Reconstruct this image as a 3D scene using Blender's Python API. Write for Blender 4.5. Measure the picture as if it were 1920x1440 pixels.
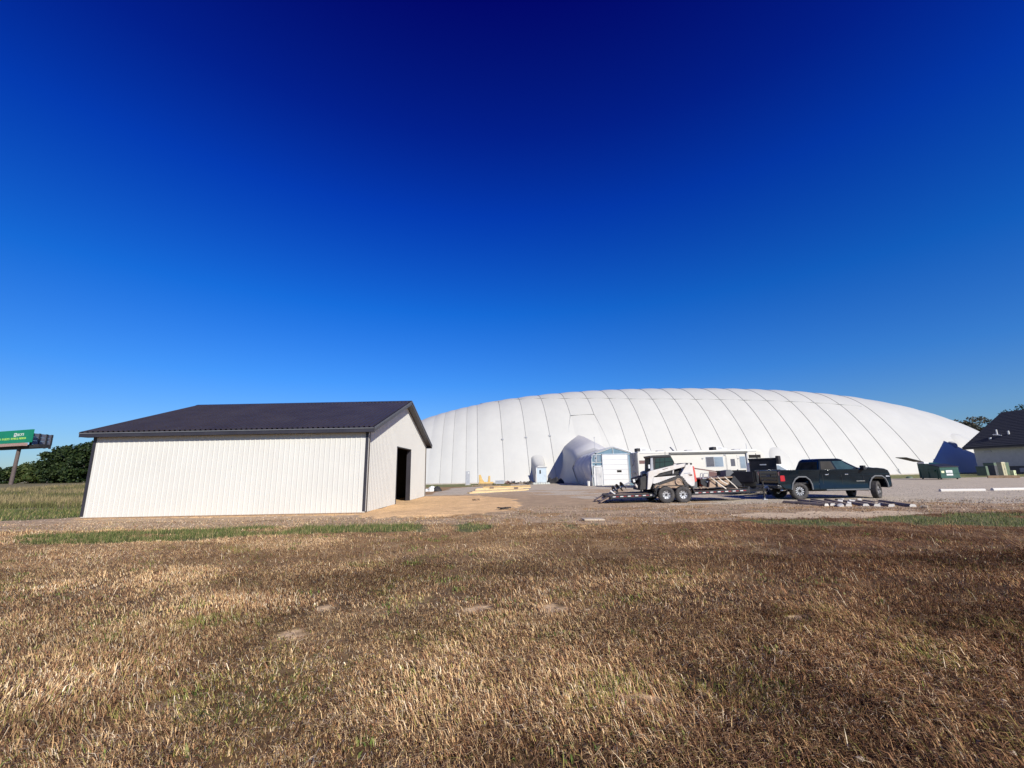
import bpy, bmesh, math, random
import numpy as np
from mathutils import Vector, Matrix

# ------------------------------------------------------------------ camera, world, sun, exposure
scn = bpy.context.scene
for o in list(bpy.data.objects):
    bpy.data.objects.remove(o)
COL = scn.collection
R = math.radians
EYE = 1.65
PITCH, ROLL, FPX = R(11.75), R(1.09), 795.0

cam_d = bpy.data.cameras.new('camera'); cam = bpy.data.objects.new('camera', cam_d); COL.objects.link(cam)
cam_d.sensor_width = 36.0; cam_d.lens = 36.0 * FPX / 1920.0; cam_d.clip_end = 6000; cam_d.clip_start = 0.05
_fw = Vector((0, math.cos(PITCH), math.sin(PITCH)))
_u0 = Vector((0, -math.sin(PITCH), math.cos(PITCH))); _r0 = Vector((1, 0, 0))
_rt = math.cos(ROLL) * _r0 - math.sin(ROLL) * _u0
_up = math.cos(ROLL) * _u0 + math.sin(ROLL) * _r0
M = Matrix((( _rt.x, _up.x, -_fw.x, 0), (_rt.y, _up.y, -_fw.y, 0), (_rt.z, _up.z, -_fw.z, EYE), (0, 0, 0, 1)))
cam.matrix_world = M
scn.camera = cam

SUN_AZ, SUN_EL = R(28), R(28)          # azimuth from -Y (behind the viewer) towards +X
world = bpy.data.worlds.new('World'); scn.world = world; world.use_nodes = True
nt = world.node_tree; nt.nodes.clear()
wo = nt.nodes.new('ShaderNodeOutputWorld'); bg = nt.nodes.new('ShaderNodeBackground')
sky = nt.nodes.new('ShaderNodeTexSky'); sky.sky_type = 'NISHITA'; sky.sun_disc = False
sky.sun_elevation = SUN_EL; sky.sun_rotation = math.pi - SUN_AZ
sky.air_density = 1.0; sky.dust_density = 0.3; sky.ozone_density = 3.0; sky.altitude = 200
tc = nt.nodes.new('ShaderNodeTexCoord'); sx = nt.nodes.new('ShaderNodeSeparateXYZ')
nt.links.new(tc.outputs['Generated'], sx.inputs[0])
rp = nt.nodes.new('ShaderNodeValToRGB'); nt.links.new(sx.outputs['Z'], rp.inputs[0])
SKY = [(0.0, (0.33, 0.42, 0.55)), (0.10, (0.27, 0.45, 0.70)), (0.20, (0.14, 0.42, 0.82)), (0.36, (0.035, 0.34, 0.90)), (0.55, (0.008, 0.165, 0.88)), (0.67, (0.006, 0.075, 0.68)), (0.82, (0.006, 0.012, 0.45)), (1.0, (0.006, 0.012, 0.42))]
els = rp.color_ramp.elements
while len(els) < len(SKY): els.new(0.5)
for e, (p_, c_) in zip(els, SKY): e.position = p_; e.color = (*c_, 1)
mx = nt.nodes.new('ShaderNodeMix'); mx.data_type = 'RGBA'; mx.blend_type = 'MULTIPLY'; mx.inputs[0].default_value = 1.0
nt.links.new(sky.outputs[0], mx.inputs[6]); nt.links.new(rp.outputs[0], mx.inputs[7])
nt.links.new(mx.outputs[2], bg.inputs[0]); bg.inputs[1].default_value = 0.135
nt.links.new(bg.outputs[0], wo.inputs[0])

sd = bpy.data.lights.new('sun', 'SUN'); sd.energy = 5.0; sd.angle = R(0.5); sd.color = (1.0, 0.95, 0.87)
sun = bpy.data.objects.new('sun', sd); COL.objects.link(sun)
to_sun = Vector((math.sin(SUN_AZ) * math.cos(SUN_EL), -math.cos(SUN_AZ) * math.cos(SUN_EL), math.sin(SUN_EL)))
sun.rotation_euler = to_sun.to_track_quat('Z', 'Y').to_euler(); sun.location = (20, -30, 40)

vs = scn.view_settings; vs.view_transform = 'Standard'; vs.look = 'None'; vs.exposure = 0.25; vs.gamma = 1.0
vs.use_curve_mapping = False

# ------------------------------------------------------------------ helpers
def ray(px, py):
    return (_fw * FPX + _rt * (px - 960) + _up * (720 - py)).normalized()
def at(px, py, Y):
    d = ray(px, py); t = Y / d.y
    return Vector((t * d.x, Y, EYE + t * d.z))
def gd(px, py, z=0.0):
    d = ray(px, py); t = (z - EYE) / d.z
    return Vector((t * d.x, t * d.y, z))
def XZ(pts, Y):
    return [(at(a, b, Y).x, at(a, b, Y).z) for a, b in pts]

def tag(o, label=None, cat=None, group=None, kind=None):
    if label: o['label'] = label
    if cat: o['category'] = cat
    if group: o['group'] = group
    if kind: o['kind'] = kind
    return o
def thing(name, label, cat, loc=(0, 0, 0), rz=0.0, group=None):
    o = bpy.data.objects.new(name, None); COL.objects.link(o)
    o.location = loc; o.rotation_euler = (0, 0, rz); o.empty_display_size = 0.3
    return tag(o, label, cat, group)
def children(o): return [c for c in bpy.data.objects if c.parent == o]
def copy_tree(o, parent=None):
    kids = children(o)
    c = o.copy(); COL.objects.link(c); c.parent = parent
    for k in kids: copy_tree(k, c)
    return c

class MB:
    def __init__(s): s.v = []; s.f = []
    def add(s, vs_, fs):
        n = len(s.v); s.v += [tuple(p) for p in vs_]; s.f += [tuple(i + n for i in f) for f in fs]; return s
    def box(s, x0, x1, y0, y1, z0, z1):
        return s.add([(x0,y0,z0),(x1,y0,z0),(x1,y1,z0),(x0,y1,z0),(x0,y0,z1),(x1,y0,z1),(x1,y1,z1),(x0,y1,z1)],
                     [(0,3,2,1),(4,5,6,7),(0,1,5,4),(1,2,6,5),(2,3,7,6),(3,0,4,7)])
    def obox(s, c, size, rot=(0, 0, 0)):
        from mathutils import Euler
        m = Euler(rot).to_matrix(); hx, hy, hz = [k / 2 for k in size]; c = Vector(c)
        pts = [c + m @ Vector(p) for p in [(-hx,-hy,-hz),(hx,-hy,-hz),(hx,hy,-hz),(-hx,hy,-hz),(-hx,-hy,hz),(hx,-hy,hz),(hx,hy,hz),(-hx,hy,hz)]]
        return s.add(pts, [(0,3,2,1),(4,5,6,7),(0,1,5,4),(1,2,6,5),(2,3,7,6),(3,0,4,7)])
    def hexa(s, a):
        return s.add(a, [(0,3,2,1),(4,5,6,7),(0,1,5,4),(1,2,6,5),(2,3,7,6),(3,0,4,7)])
    def ext(s, pts, y0, y1):            # polygon in XZ extruded along Y
        n = len(pts)
        v = [(x, y0, z) for x, z in pts] + [(x, y1, z) for x, z in pts]
        f = [tuple(range(n)), tuple(range(2 * n - 1, n - 1, -1))]
        f += [(i, i + n, (i + 1) % n + n, (i + 1) % n) for i in range(n)]
        return s.add(v, f)
    def extx(s, pts, x0, x1):           # polygon in YZ extruded along X
        n = len(pts)
        v = [(x0, y, z) for y, z in pts] + [(x1, y, z) for y, z in pts]
        f = [tuple(range(n)), tuple(range(2 * n - 1, n - 1, -1))]
        f += [(i, i + n, (i + 1) % n + n, (i + 1) % n) for i in range(n)]
        return s.add(v, f)
    def cyl(s, p0, p1, r0, r1=None, n=12):
        p0, p1 = Vector(p0), Vector(p1); r1 = r0 if r1 is None else r1
        d = (p1 - p0).normalized(); a = d.orthogonal().normalized(); b = d.cross(a)
        v = []
        for p, r in ((p0, r0), (p1, r1)):
            for i in range(n):
                t = 2 * math.pi * i / n; v.append(p + a * (r * math.cos(t)) + b * (r * math.sin(t)))
        f = [(i, (i + 1) % n, (i + 1) % n + n, i + n) for i in range(n)] + [tuple(range(n - 1, -1, -1)), tuple(range(n, 2 * n))]
        return s.add(v, f)
    def ring(s, c, axis, prof, n=24):   # lathe: prof = [(dist along axis, radius)]
        c = Vector(c); d = Vector(axis).normalized(); a = d.orthogonal().normalized(); b = d.cross(a); k = len(prof); v = []
        for i in range(n):
            t = 2 * math.pi * i / n; e = a * math.cos(t) + b * math.sin(t)
            for h, r in prof: v.append(c + d * h + e * r)
        f = []
        for i in range(n):
            j = (i + 1) % n
            for q in range(k - 1): f.append((i * k + q, j * k + q, j * k + q + 1, i * k + q + 1))
        return s.add(v, f)
    def tube(s, path, r, n=6):
        path = [Vector(p) for p in path]; v = []; f = []
        ref = Vector((0, 0, 1))
        for i, p in enumerate(path):
            d = (path[min(i + 1, len(path) - 1)] - path[max(i - 1, 0)]).normalized()
            a = d.cross(ref)
            if a.length < 1e-3: a = d.cross(Vector((1, 0, 0)))
            a.normalize(); b = d.cross(a)
            rr = r[i] if isinstance(r, (list, tuple)) else r
            for q in range(n):
                t = 2 * math.pi * q / n; v.append(p + a * (rr * math.cos(t)) + b * (rr * math.sin(t)))
        for i in range(len(path) - 1):
            for q in range(n):
                f.append((i * n + q, i * n + (q + 1) % n, (i + 1) * n + (q + 1) % n, (i + 1) * n + q))
        f.append(tuple(range(n - 1, -1, -1))); f.append(tuple(range((len(path) - 1) * n, len(path) * n)))
        return s.add(v, f)
    def grid(s, rows, close=False):
        n = len(rows[0]); v = [p for r in rows for p in r]; f = []
        for i in range(len(rows) - 1):
            for j in range(n - 1 if not close else n):
                k = (j + 1) % n
                f.append((i * n + j, i * n + k, (i + 1) * n + k, (i + 1) * n + j))
        return s.add(v, f)
    def mesh(s, name, mat, smooth=False, off=None, recalc=True):
        me = bpy.data.meshes.new(name)
        v = s.v if off is None else [(a - off[0], b - off[1], c - off[2]) for a, b, c in s.v]
        me.from_pydata(v, [], s.f)
        if recalc:
            bm = bmesh.new(); bm.from_mesh(me); bmesh.ops.recalc_face_normals(bm, faces=bm.faces); bm.to_mesh(me); bm.free()
        if smooth:
            for p in me.polygons: p.use_smooth = True
        if mat: me.materials.append(mat)
        return me
    def build(s, name, mat, parent=None, world=False, bevel=0.0, smooth=False, seg=2, recalc=True, auto=None):
        off = tuple(parent.location) if (world and parent is not None) else None
        o = bpy.data.objects.new(name, s.mesh(name, mat, smooth, off, recalc)); COL.objects.link(o)
        if parent is not None: o.parent = parent
        if bevel:
            m = o.modifiers.new('bevel', 'BEVEL'); m.width = bevel; m.segments = seg; m.limit_method = 'ANGLE'; m.angle_limit = R(35)
            m.harden_normals = False
        return o

# ------------------------------------------------------------------ materials
MATS = {}
def mat(name, col, rough=0.6, metal=0.0, var=0.12, scale=3.0, bump=0.0, bscale=40.0, spec=0.5, dirt=None, dirt_amt=0.0, dscale=1.5, coat=0.0, emit=None, stretch=None):
    if name in MATS: return MATS[name]
    m = bpy.data.materials.new(name); m.use_nodes = True; t = m.node_tree; b = t.nodes['Principled BSDF']
    b.inputs['Roughness'].default_value = rough; b.inputs['Metallic'].default_value = metal
    b.inputs['Specular IOR Level'].default_value = spec
    if coat: b.inputs['Coat Weight'].default_value = coat; b.inputs['Coat Roughness'].default_value = 0.05
    co = t.nodes.new('ShaderNodeTexCoord'); n = t.nodes.new('ShaderNodeTexNoise'); n.inputs['Scale'].default_value = scale; n.inputs['Detail'].default_value = 6
    t.links.new(co.outputs['Object'], n.inputs['Vector'])
    r = t.nodes.new('ShaderNodeValToRGB')
    lo = [max(0, c * (1 - var)) for c in col]; hi = [min(1, c * (1 + var)) for c in col]
    r.color_ramp.elements[0].position = 0.3; r.color_ramp.elements[0].color = (*lo, 1)
    r.color_ramp.elements[1].position = 0.7; r.color_ramp.elements[1].color = (*hi, 1)
    t.links.new(n.outputs['Fac'], r.inputs[0]); out = r.outputs[0]
    if dirt:
        n2 = t.nodes.new('ShaderNodeTexNoise'); n2.inputs['Scale'].default_value = dscale; n2.inputs['Detail'].default_value = 8; n2.inputs['Roughness'].default_value = 0.7
        if stretch:
            mp = t.nodes.new('ShaderNodeMapping'); mp.inputs['Scale'].default_value = stretch
            t.links.new(co.outputs['Object'], mp.inputs[0]); t.links.new(mp.outputs[0], n2.inputs['Vector'])
        else: t.links.new(co.outputs['Object'], n2.inputs['Vector'])
        mr = t.nodes.new('ShaderNodeMapRange'); mr.inputs['From Min'].default_value = 0.45; mr.inputs['From Max'].default_value = 0.7; mr.inputs['To Max'].default_value = dirt_amt
        t.links.new(n2.outputs['Fac'], mr.inputs['Value'])
        mx = t.nodes.new('ShaderNodeMix'); mx.data_type = 'RGBA'; mx.inputs[7].default_value = (*dirt, 1)
        t.links.new(mr.outputs[0], mx.inputs[0]); t.links.new(out, mx.inputs[6]); out = mx.outputs[2]
    t.links.new(out, b.inputs['Base Color'])
    if bump:
        n3 = t.nodes.new('ShaderNodeTexNoise'); n3.inputs['Scale'].default_value = bscale; n3.inputs['Detail'].default_value = 5
        t.links.new(co.outputs['Object'], n3.inputs['Vector'])
        bp = t.nodes.new('ShaderNodeBump'); bp.inputs['Strength'].default_value = bump; bp.inputs['Distance'].default_value = 0.02
        t.links.new(n3.outputs['Fac'], bp.inputs['Height']); t.links.new(bp.outputs[0], b.inputs['Normal'])
    if emit: b.inputs['Emission Color'].default_value = (*emit, 1); b.inputs['Emission Strength'].default_value = 1
    MATS[name] = m; return m
def glass(name, col, rough=0.05):
    return mat(name, col, rough=rough, var=0.15, scale=0.8, spec=0.8)

WHITE_STEEL = mat('white_steel', (0.56, 0.55, 0.495), 0.45, var=0.03, scale=0.6, bump=.12, bscale=1.6, dirt=(0.55, 0.5, 0.42), dirt_amt=0.12, dscale=0.8)
DARK_STEEL = mat('dark_steel', (0.030, 0.028, 0.034), 0.42, var=0.2, scale=1.2)
ROOF_STEEL = mat('roof_steel', (0.040, 0.032, 0.027), 0.42, var=0.15, scale=0.7, dirt=(0.07, 0.065, 0.06), dirt_amt=0.25)
TREATED = mat('treated_lumber', (0.25, 0.17, 0.10), 0.85, var=0.25, scale=4)
INSIDE = mat('bare_framing', (0.12, 0.10, 0.08), 0.9, var=0.2)
FABRIC = mat('dome_fabric', (0.485, 0.48, 0.435), 0.55, var=0.035, scale=0.25, bump=0.3, bscale=0.9, dirt=(0.42, 0.42, 0.39), dirt_amt=0.28, dscale=0.7, stretch=(1.3, 1.3, .10))  # streaks mix dirt with wrinkle shading put into the colour
FABRIC_HOOD = mat('hood_fabric', (0.52, 0.51, 0.49), 0.55, var=0.05, scale=.6, bump=.35, bscale=1.2)
FABRIC_GREY = mat('grey_fabric', (0.56, 0.54, 0.53), 0.55, var=0.07, scale=1.2, bump=0.4, bscale=2.5, dirt=(0.35, 0.35, 0.37), dirt_amt=0.35, dscale=1.2)
CABLE = mat('seam_cable', (0.34, 0.34, 0.32), 0.7, var=0.2)
CONCRETE = mat('concrete', (0.42, 0.38, 0.33), 0.9, var=0.15, bump=0.3)
GALV = mat('galvanised', (0.45, 0.47, 0.49), 0.4, metal=0.4, var=0.12)
GREYPAINT = mat('grey_paint', (0.30, 0.31, 0.33), 0.55, var=0.12)
BLUEGREY = mat('blue_grey_door', (0.42, 0.50, 0.55), 0.5, var=0.06)
TRANSLUCENT = mat('blue_glazing', (0.14, 0.22, 0.27), 0.25, var=0.18, scale=1.4)
WHITEPAINT = mat('white_paint', (0.64, 0.64, 0.61), 0.45, var=0.03, dirt=(0.5, 0.45, 0.38), dirt_amt=0.2)
WHITEMACH = mat('machine_white', (0.58, 0.56, 0.52), 0.4, var=0.04, scale=2, dirt=(0.42, 0.30, 0.18), dirt_amt=0.45, dscale=2.5)
CREAM = mat('rv_cream', (0.58, 0.56, 0.49), 0.35, var=0.03, dirt=(0.5, 0.46, 0.38), dirt_amt=0.2)
BLACK = mat('black_paint', (0.012, 0.012, 0.014), 0.4, var=0.3)
BLACKMATT = mat('black_matt', (0.02, 0.02, 0.021), 0.75, var=0.3, dirt=(0.09, 0.07, 0.05), dirt_amt=0.3, dscale=3)
TRUCKPAINT = mat('truck_paint', (0.006, 0.011, 0.016), 0.12, var=0.15, spec=0.35)
RUBBER = mat('tyre_rubber', (0.045, 0.043, 0.042), 0.9, var=0.25, scale=12, bump=0.5, bscale=60, dirt=(0.14, 0.12, 0.10), dirt_amt=0.5, dscale=5)
STEELRIM = mat('steel_rim', (0.46, 0.46, 0.46), 0.35, metal=0.5, var=0.06)
TINT = mat('tinted_glass', (0.026, 0.024, 0.022), 0.45, var=.3, scale=2.5, spec=.05)
CABGLASS = mat('cab_glass', (0.012, 0.032, 0.032), 0.06, var=.2, spec=.5)
PALEGLASS = glass('pale_glass', (0.20, 0.25, 0.30), 0.06)
GREENGLASS = mat('green_glass', (0.035, 0.065, 0.068), 0.08, var=.3, scale=2.0, spec=.35)
GREYTRIM = mat('grey_plastic', (0.10, 0.105, 0.11), 0.6, var=0.1)
CHROME = mat('chrome', (0.75, 0.75, 0.76), 0.15, metal=1.0, var=0.03)
REDLAMP = mat('red_lamp', (0.40, 0.01, 0.02), 0.15, var=0.15, coat=1)
REDPAINT = mat('red_orange_paint', (0.62, 0.07, 0.045), 0.45, var=0.08)
TAPE_R = mat('tape_red', (0.22, 0.02, 0.022), 0.4, var=0.1)
TAPE_W = mat('tape_white', (0.58, 0.57, 0.54), 0.4, var=0.05)
PLANK = mat('deck_plank', (0.24, 0.17, 0.12), 0.9, var=0.3, scale=5, bump=0.4)
RUSTY = mat('dirty_steel', (0.24, 0.17, 0.12), 0.8, var=0.3, scale=4, dirt=(0.32, 0.22, 0.13), dirt_amt=0.7)
MUD = mat('dried_mud', (0.36, 0.26, 0.18), 0.95, var=0.25, scale=6, bump=0.6, bscale=20)
BROWNSTRIPE = mat('brown_stripe', (0.13, 0.065, 0.055), 0.4, var=0.08)
LUMBER = mat('new_lumber', (0.62, 0.46, 0.235), 0.8, var=0.15, scale=5)
YELLOWWOOD = mat('yellow_wood', (0.56, 0.37, 0.13), 0.75, var=0.15, scale=3)
DUMPSTER = mat('dumpster_green', (0.009, 0.062, 0.043), 0.5, var=0.15, dirt=(0.05, 0.10, 0.08), dirt_amt=0.4)
LIDPLASTIC = mat('lid_plastic', (0.02, 0.018, 0.016), 0.55, var=0.3)
PAPER = mat('sticker_white', (0.60, 0.61, 0.58), 0.6, var=0.06)
STICKERY = mat('sticker_yellow', (0.62, 0.66, 0.38), 0.6, var=0.06)
SHINGLE = mat('shingles', (0.030, 0.032, 0.040), 0.9, var=0.35, scale=9, bump=0.6, bscale=14)
STUCCO = mat('house_wall', (0.42, 0.42, 0.40), 0.85, var=0.08, scale=2, bump=0.2)
FOUND = mat('foundation', (0.08, 0.08, 0.085), 0.9, var=0.2)
TANBOX = mat('tan_utility', (0.42, 0.38, 0.24), 0.6, var=0.1)
GREENBOX = mat('utility_green', (0.10, 0.14, 0.09), 0.6, var=0.15)
BILLGREEN = mat('billboard_green', (0.005, 0.20, 0.10), 0.5, var=0.10, scale=0.3)
LIME = mat('lime_print', (0.42, 0.66, 0.12), 0.5, var=0.05)
POLE = mat('weathered_pole', (0.10, 0.075, 0.065), 0.8, var=0.2)
BACKGREY = mat('board_back', (0.20, 0.20, 0.22), 0.7, var=0.15)
BARK = mat('bark', (0.07, 0.055, 0.045), 0.95, var=0.3, scale=6)
STONEM = mat('pale_stone', (0.46, 0.38, 0.28), 0.9, var=0.12)

def vcol_mat(name, rough=0.9, nscale=6.0, namt=0.25, bump=0.0, bscale=30, spec=0.2, transl=0.0, fine=0.0):
    m = bpy.data.materials.new(name); m.use_nodes = True; t = m.node_tree; b = t.nodes['Principled BSDF']
    b.inputs['Roughness'].default_value = rough; b.inputs['Specular IOR Level'].default_value = spec
    a = t.nodes.new('ShaderNodeAttribute'); a.attribute_name = 'Col'
    co = t.nodes.new('ShaderNodeTexCoord'); out = a.outputs['Color']
    if namt:
        for sc, am in ((nscale, namt), (nscale * 7.3, fine)):
            if not am: continue
            n = t.nodes.new('ShaderNodeTexNoise'); n.inputs['Scale'].default_value = sc; n.inputs['Detail'].default_value = 8; n.inputs['Roughness'].default_value = 0.65
            t.links.new(co.outputs['Object'], n.inputs['Vector'])
            mr = t.nodes.new('ShaderNodeMapRange'); mr.inputs['From Min'].default_value = 0.3; mr.inputs['From Max'].default_value = 0.7
            mr.inputs['To Min'].default_value = 1 - am; mr.inputs['To Max'].default_value = 1 + am
            t.links.new(n.outputs['Fac'], mr.inputs['Value'])
            mx = t.nodes.new('ShaderNodeVectorMath'); mx.operation = 'SCALE'
            t.links.new(out, mx.inputs[0]); t.links.new(mr.outputs[0], mx.inputs['Scale']); out = mx.outputs[0]
    t.links.new(out, b.inputs['Base Color'])
    if bump:
        n3 = t.nodes.new('ShaderNodeTexNoise'); n3.inputs['Scale'].default_value = bscale; n3.inputs['Detail'].default_value = 6
        t.links.new(co.outputs['Object'], n3.inputs['Vector'])
        bp = t.nodes.new('ShaderNodeBump'); bp.inputs['Strength'].default_value = bump; bp.inputs['Distance'].default_value = 0.04
        t.links.new(n3.outputs['Fac'], bp.inputs['Height']); t.links.new(bp.outputs[0], b.inputs['Normal'])
    if transl:
        tr = t.nodes.new('ShaderNodeBsdfTranslucent'); t.links.new(out, tr.inputs[0])
        ms = t.nodes.new('ShaderNodeMixShader'); ms.inputs[0].default_value = transl
        t.links.new(b.outputs[0], ms.inputs[1]); t.links.new(tr.outputs[0], ms.inputs[2])
        t.links.new(ms.outputs[0], t.nodes['Material Output'].inputs[0])
    return m
GROUND = vcol_mat('ground_cover', nscale=2.2, namt=0.16, bump=0.7, bscale=9, fine=0.28)
BLADES = vcol_mat('dry_blades', nscale=1.0, namt=0, rough=0.75, transl=0.15)

def leaf_mat(name, cols):
    m = bpy.data.materials.new(name); m.use_nodes = True; t = m.node_tree; b = t.nodes['Principled BSDF']
    b.inputs['Roughness'].default_value = 0.6; b.inputs['Specular IOR Level'].default_value = 0.25
    g = t.nodes.new('ShaderNodeNewGeometry'); r = t.nodes.new('ShaderNodeValToRGB')
    e = r.color_ramp.elements; e[0].color = (*cols[0], 1); e[1].color = (*cols[-1], 1)
    for i, c in enumerate(cols[1:-1]):
        k = e.new((i + 1) / (len(cols) - 1)); k.color = (*c, 1)
    t.links.new(g.outputs['Random Per Island'], r.inputs[0]); t.links.new(r.outputs[0], b.inputs['Base Color'])
    tr = t.nodes.new('ShaderNodeBsdfTranslucent'); t.links.new(r.outputs[0], tr.inputs[0])
    ms = t.nodes.new('ShaderNodeMixShader'); ms.inputs[0].default_value = 0.25
    t.links.new(b.outputs[0], ms.inputs[1]); t.links.new(tr.outputs[0], ms.inputs[2])
    t.links.new(ms.outputs[0], t.nodes['Material Output'].inputs[0])
    return m
LEAF_DARK = leaf_mat('leaf_dark', [(0.010, 0.022, 0.008), (0.024, 0.044, 0.013), (0.05, 0.072, 0.02)])
LEAF_MID = leaf_mat('leaf_mid', [(0.03, 0.05, 0.012), (0.055, 0.085, 0.02), (0.10, 0.11, 0.035)])
LEAF_PALE = leaf_mat('leaf_pale', [(0.07, 0.075, 0.05), (0.11, 0.11, 0.075), (0.16, 0.14, 0.10)])

# ------------------------------------------------------------------ value noise (for the lie of the land)
def _hash(ix, iy, seed):
    h = (ix.astype(np.int64) * 374761393 + iy.astype(np.int64) * 668265263 + seed * 1442695041) & 0x7fffffff
    h = ((h ^ (h >> 13)) * 1274126177) & 0x7fffffff
    return ((h ^ (h >> 16)) & 0xffff) / 65535.0
def vnoise(x, y, s, seed=0):
    x = np.asarray(x, float) / s; y = np.asarray(y, float) / s
    ix, iy = np.floor(x), np.floor(y); fx, fy = x - ix, y - iy
    fx = fx * fx * (3 - 2 * fx); fy = fy * fy * (3 - 2 * fy)
    a = _hash(ix, iy, seed); b = _hash(ix + 1, iy, seed); c = _hash(ix, iy + 1, seed); d = _hash(ix + 1, iy + 1, seed)
    return (a * (1 - fx) + b * fx) * (1 - fy) + (c * (1 - fx) + d * fx) * fy
def fbm(x, y, s, seed=0, o=4):
    t = 0; a = 0.5; n = 0
    for i in range(o): t = t + a * vnoise(x, y, s, seed + i * 7); n += a; a *= 0.5; s *= 0.47
    return t / n
def sstep(a, b, x): t = np.clip((np.asarray(x, float) - a) / (b - a), 0, 1); return t * t * (3 - 2 * t)
def inpoly(x, y, poly):
    x = np.asarray(x); y = np.asarray(y); r = np.zeros(x.shape, bool); n = len(poly)
    for i in range(n):
        (x0, y0), (x1, y1) = poly[i], poly[(i + 1) % n]
        if y0 == y1: continue
        c = ((y0 > y) != (y1 > y)) & (x < (x1 - x0) * (y - y0) / (y1 - y0) + x0); r ^= c
    return r
def P(*px): return [(gd(a, b).x, gd(a, b).y) for a, b in px]

def land(x, y):
    x = np.asarray(x, float); y = np.asarray(y, float)
    g = 1.0 * sstep(38, 85, y) * sstep(18, 40, -x)
    g = g + 0.035 * (fbm(x, y, 2.3, 3) - 0.5) * sstep(2, 6, np.hypot(x, y)) * (1 - sstep(19, 24, y))
    return g

# zones, as places on the ground
Z_GREEN1 = P((-60, 1008), (100, 1003), (250, 997), (400, 992), (500, 988), (650, 985), (800, 984), (795, 996), (600, 1001), (450, 1007), (250, 1018), (0, 1022), (-60, 1024))
Z_GREEN2 = P((848, 985), (885, 980), (928, 984), (925, 993), (880, 998), (850, 994))
Z_GREEN3 = P((1380, 977), (1560, 976), (1640, 970), (1800, 964), (1990, 955), (1990, 990), (1800, 985), (1640, 988), (1480, 985))
Z_GREEN4 = P((1048, 975), (1095, 973), (1120, 985), (1075, 994), (1050, 990))
Z_LAWN = [(-90, 26.6), (-19.4, 26.0), (-19.6, 20.3), (-22, 18.7), (-32, 17.8), (-90, 18.5)]
Z_SAND = P((676, 967), (700, 972), (800, 969), (900, 966), (955, 961), (975, 947), (960, 936), (900, 930.5), (800, 931), (720, 945)) 
Z_SAND2 = [(-20.9, 20.6), (-18.5, 19.0), (-6.2, 18.75), (-6.2, 19.6), (-18.8, 19.6), (-19.2, 21.2)]
Z_PATCH = P((1370, 968), (1430, 961), (1560, 959), (1700, 957), (1740, 962), (1690, 968), (1560, 972), (1450, 974))
Z_LOT = [(-7, 30.5), (-5, 33.5), (2.5, 31.5), (4.0, 27), (4.6, 24.0), (8, 20.6), (13, 20.5), (17, 20.9), (20.0, 18.5), (26, 16.8), (40, 15), (70, 14), (90, 40), (60, 52), (40, 55.5), (30, 64), (10, 68), (2, 66), (-1, 58), (-7, 50)]
BARE = [P((1000, 1140), (1035, 1128), (1065, 1140), (1040, 1152)), P((520, 1192), (560, 1180), (580, 1190), (545, 1202)), P((235, 1345), (275, 1322), (325, 1315), (300, 1338), (255, 1355)), P((1140, 1318), (1200, 1300), (1265, 1306), (1230, 1322)), P((855, 1140), (905, 1130), (925, 1140), (880, 1148)), P((1490, 1158), (1530, 1152), (1545, 1162), (1500, 1167)), P((570, 1140), (600, 1132), (620, 1140), (590, 1148))]

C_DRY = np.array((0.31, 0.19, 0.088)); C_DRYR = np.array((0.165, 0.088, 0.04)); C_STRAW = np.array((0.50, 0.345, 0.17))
C_DIRT = np.array((0.41, 0.29, 0.175)); C_GRAVEL = np.array((0.50, 0.42, 0.305)); C_SAND = np.array((0.71, 0.46, 0.225))
C_GREEN = np.array((0.135, 0.135, 0.05)); C_TALL = np.array((0.185, 0.155, 0.070)); C_PALE = np.array((0.58, 0.44, 0.28))

def zone_w(x, y):
    """weights of each kind of ground at (x, y)"""
    jx = x + 0.9 * (fbm(x, y, 1.1, 11) - 0.5) + 0.35 * (vnoise(x, y, 0.22, 5) - 0.5)
    jy = y + 0.9 * (fbm(x, y, 1.1, 23) - 0.5) + 0.35 * (vnoise(x, y, 0.22, 6) - 0.5)
    w = {}
    lot = inpoly(jx, jy, Z_LOT) | ((jy > 14 + 0 * jx) & (jx > 60) & (jy < 52))
    beyond = (jy > 33) & ~lot
    w['lot'] = lot
    w['sand'] = inpoly(jx, jy, Z_SAND) | inpoly(jx, jy, Z_SAND2) | ((x > -18.8) & (x < -6.6) & (y > 19.4) & (y < 32))
    gn = fbm(x, y, 1.4, 44)
    w['green'] = (inpoly(jx, jy, Z_GREEN1) & (gn > np.where(x < -7, .44, .33))) | inpoly(jx, jy, Z_GREEN2) | (inpoly(jx, jy, Z_GREEN3) & (fbm(x, y, 1.7, 41) > 0.40)) | (inpoly(jx, jy, Z_GREEN4) & (fbm(x, y, .7, 42) > 0.45)) | inpoly(jx, jy, Z_LAWN)
    w['patch'] = inpoly(jx, jy, Z_PATCH)
    w['farlawn'] = (jy > 45) & (jx > 36) & ~lot
    w['bare'] = np.zeros(x.shape, bool)
    for b in BARE: w['bare'] |= inpoly(x + 0.35 * (fbm(x, y, .5, 61) - .5), y + 0.35 * (fbm(x, y, .5, 62) - .5), b)
    # trodden earth between the field and the lot, and along the front of the barn
    edge = np.where(x < -3, 14.6 - 0.02 * x, np.where(x < 4, 14.6 - (x + 3) * 0.12, 13.8 + 0.12 * (x - 4)))
    w['dirt'] = (jy > edge) & (jy < 36) & ~((x < -20) & (jy > 19.6))
    w['tall'] = (x < -17) & (jy > 24.5)
    return w

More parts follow.
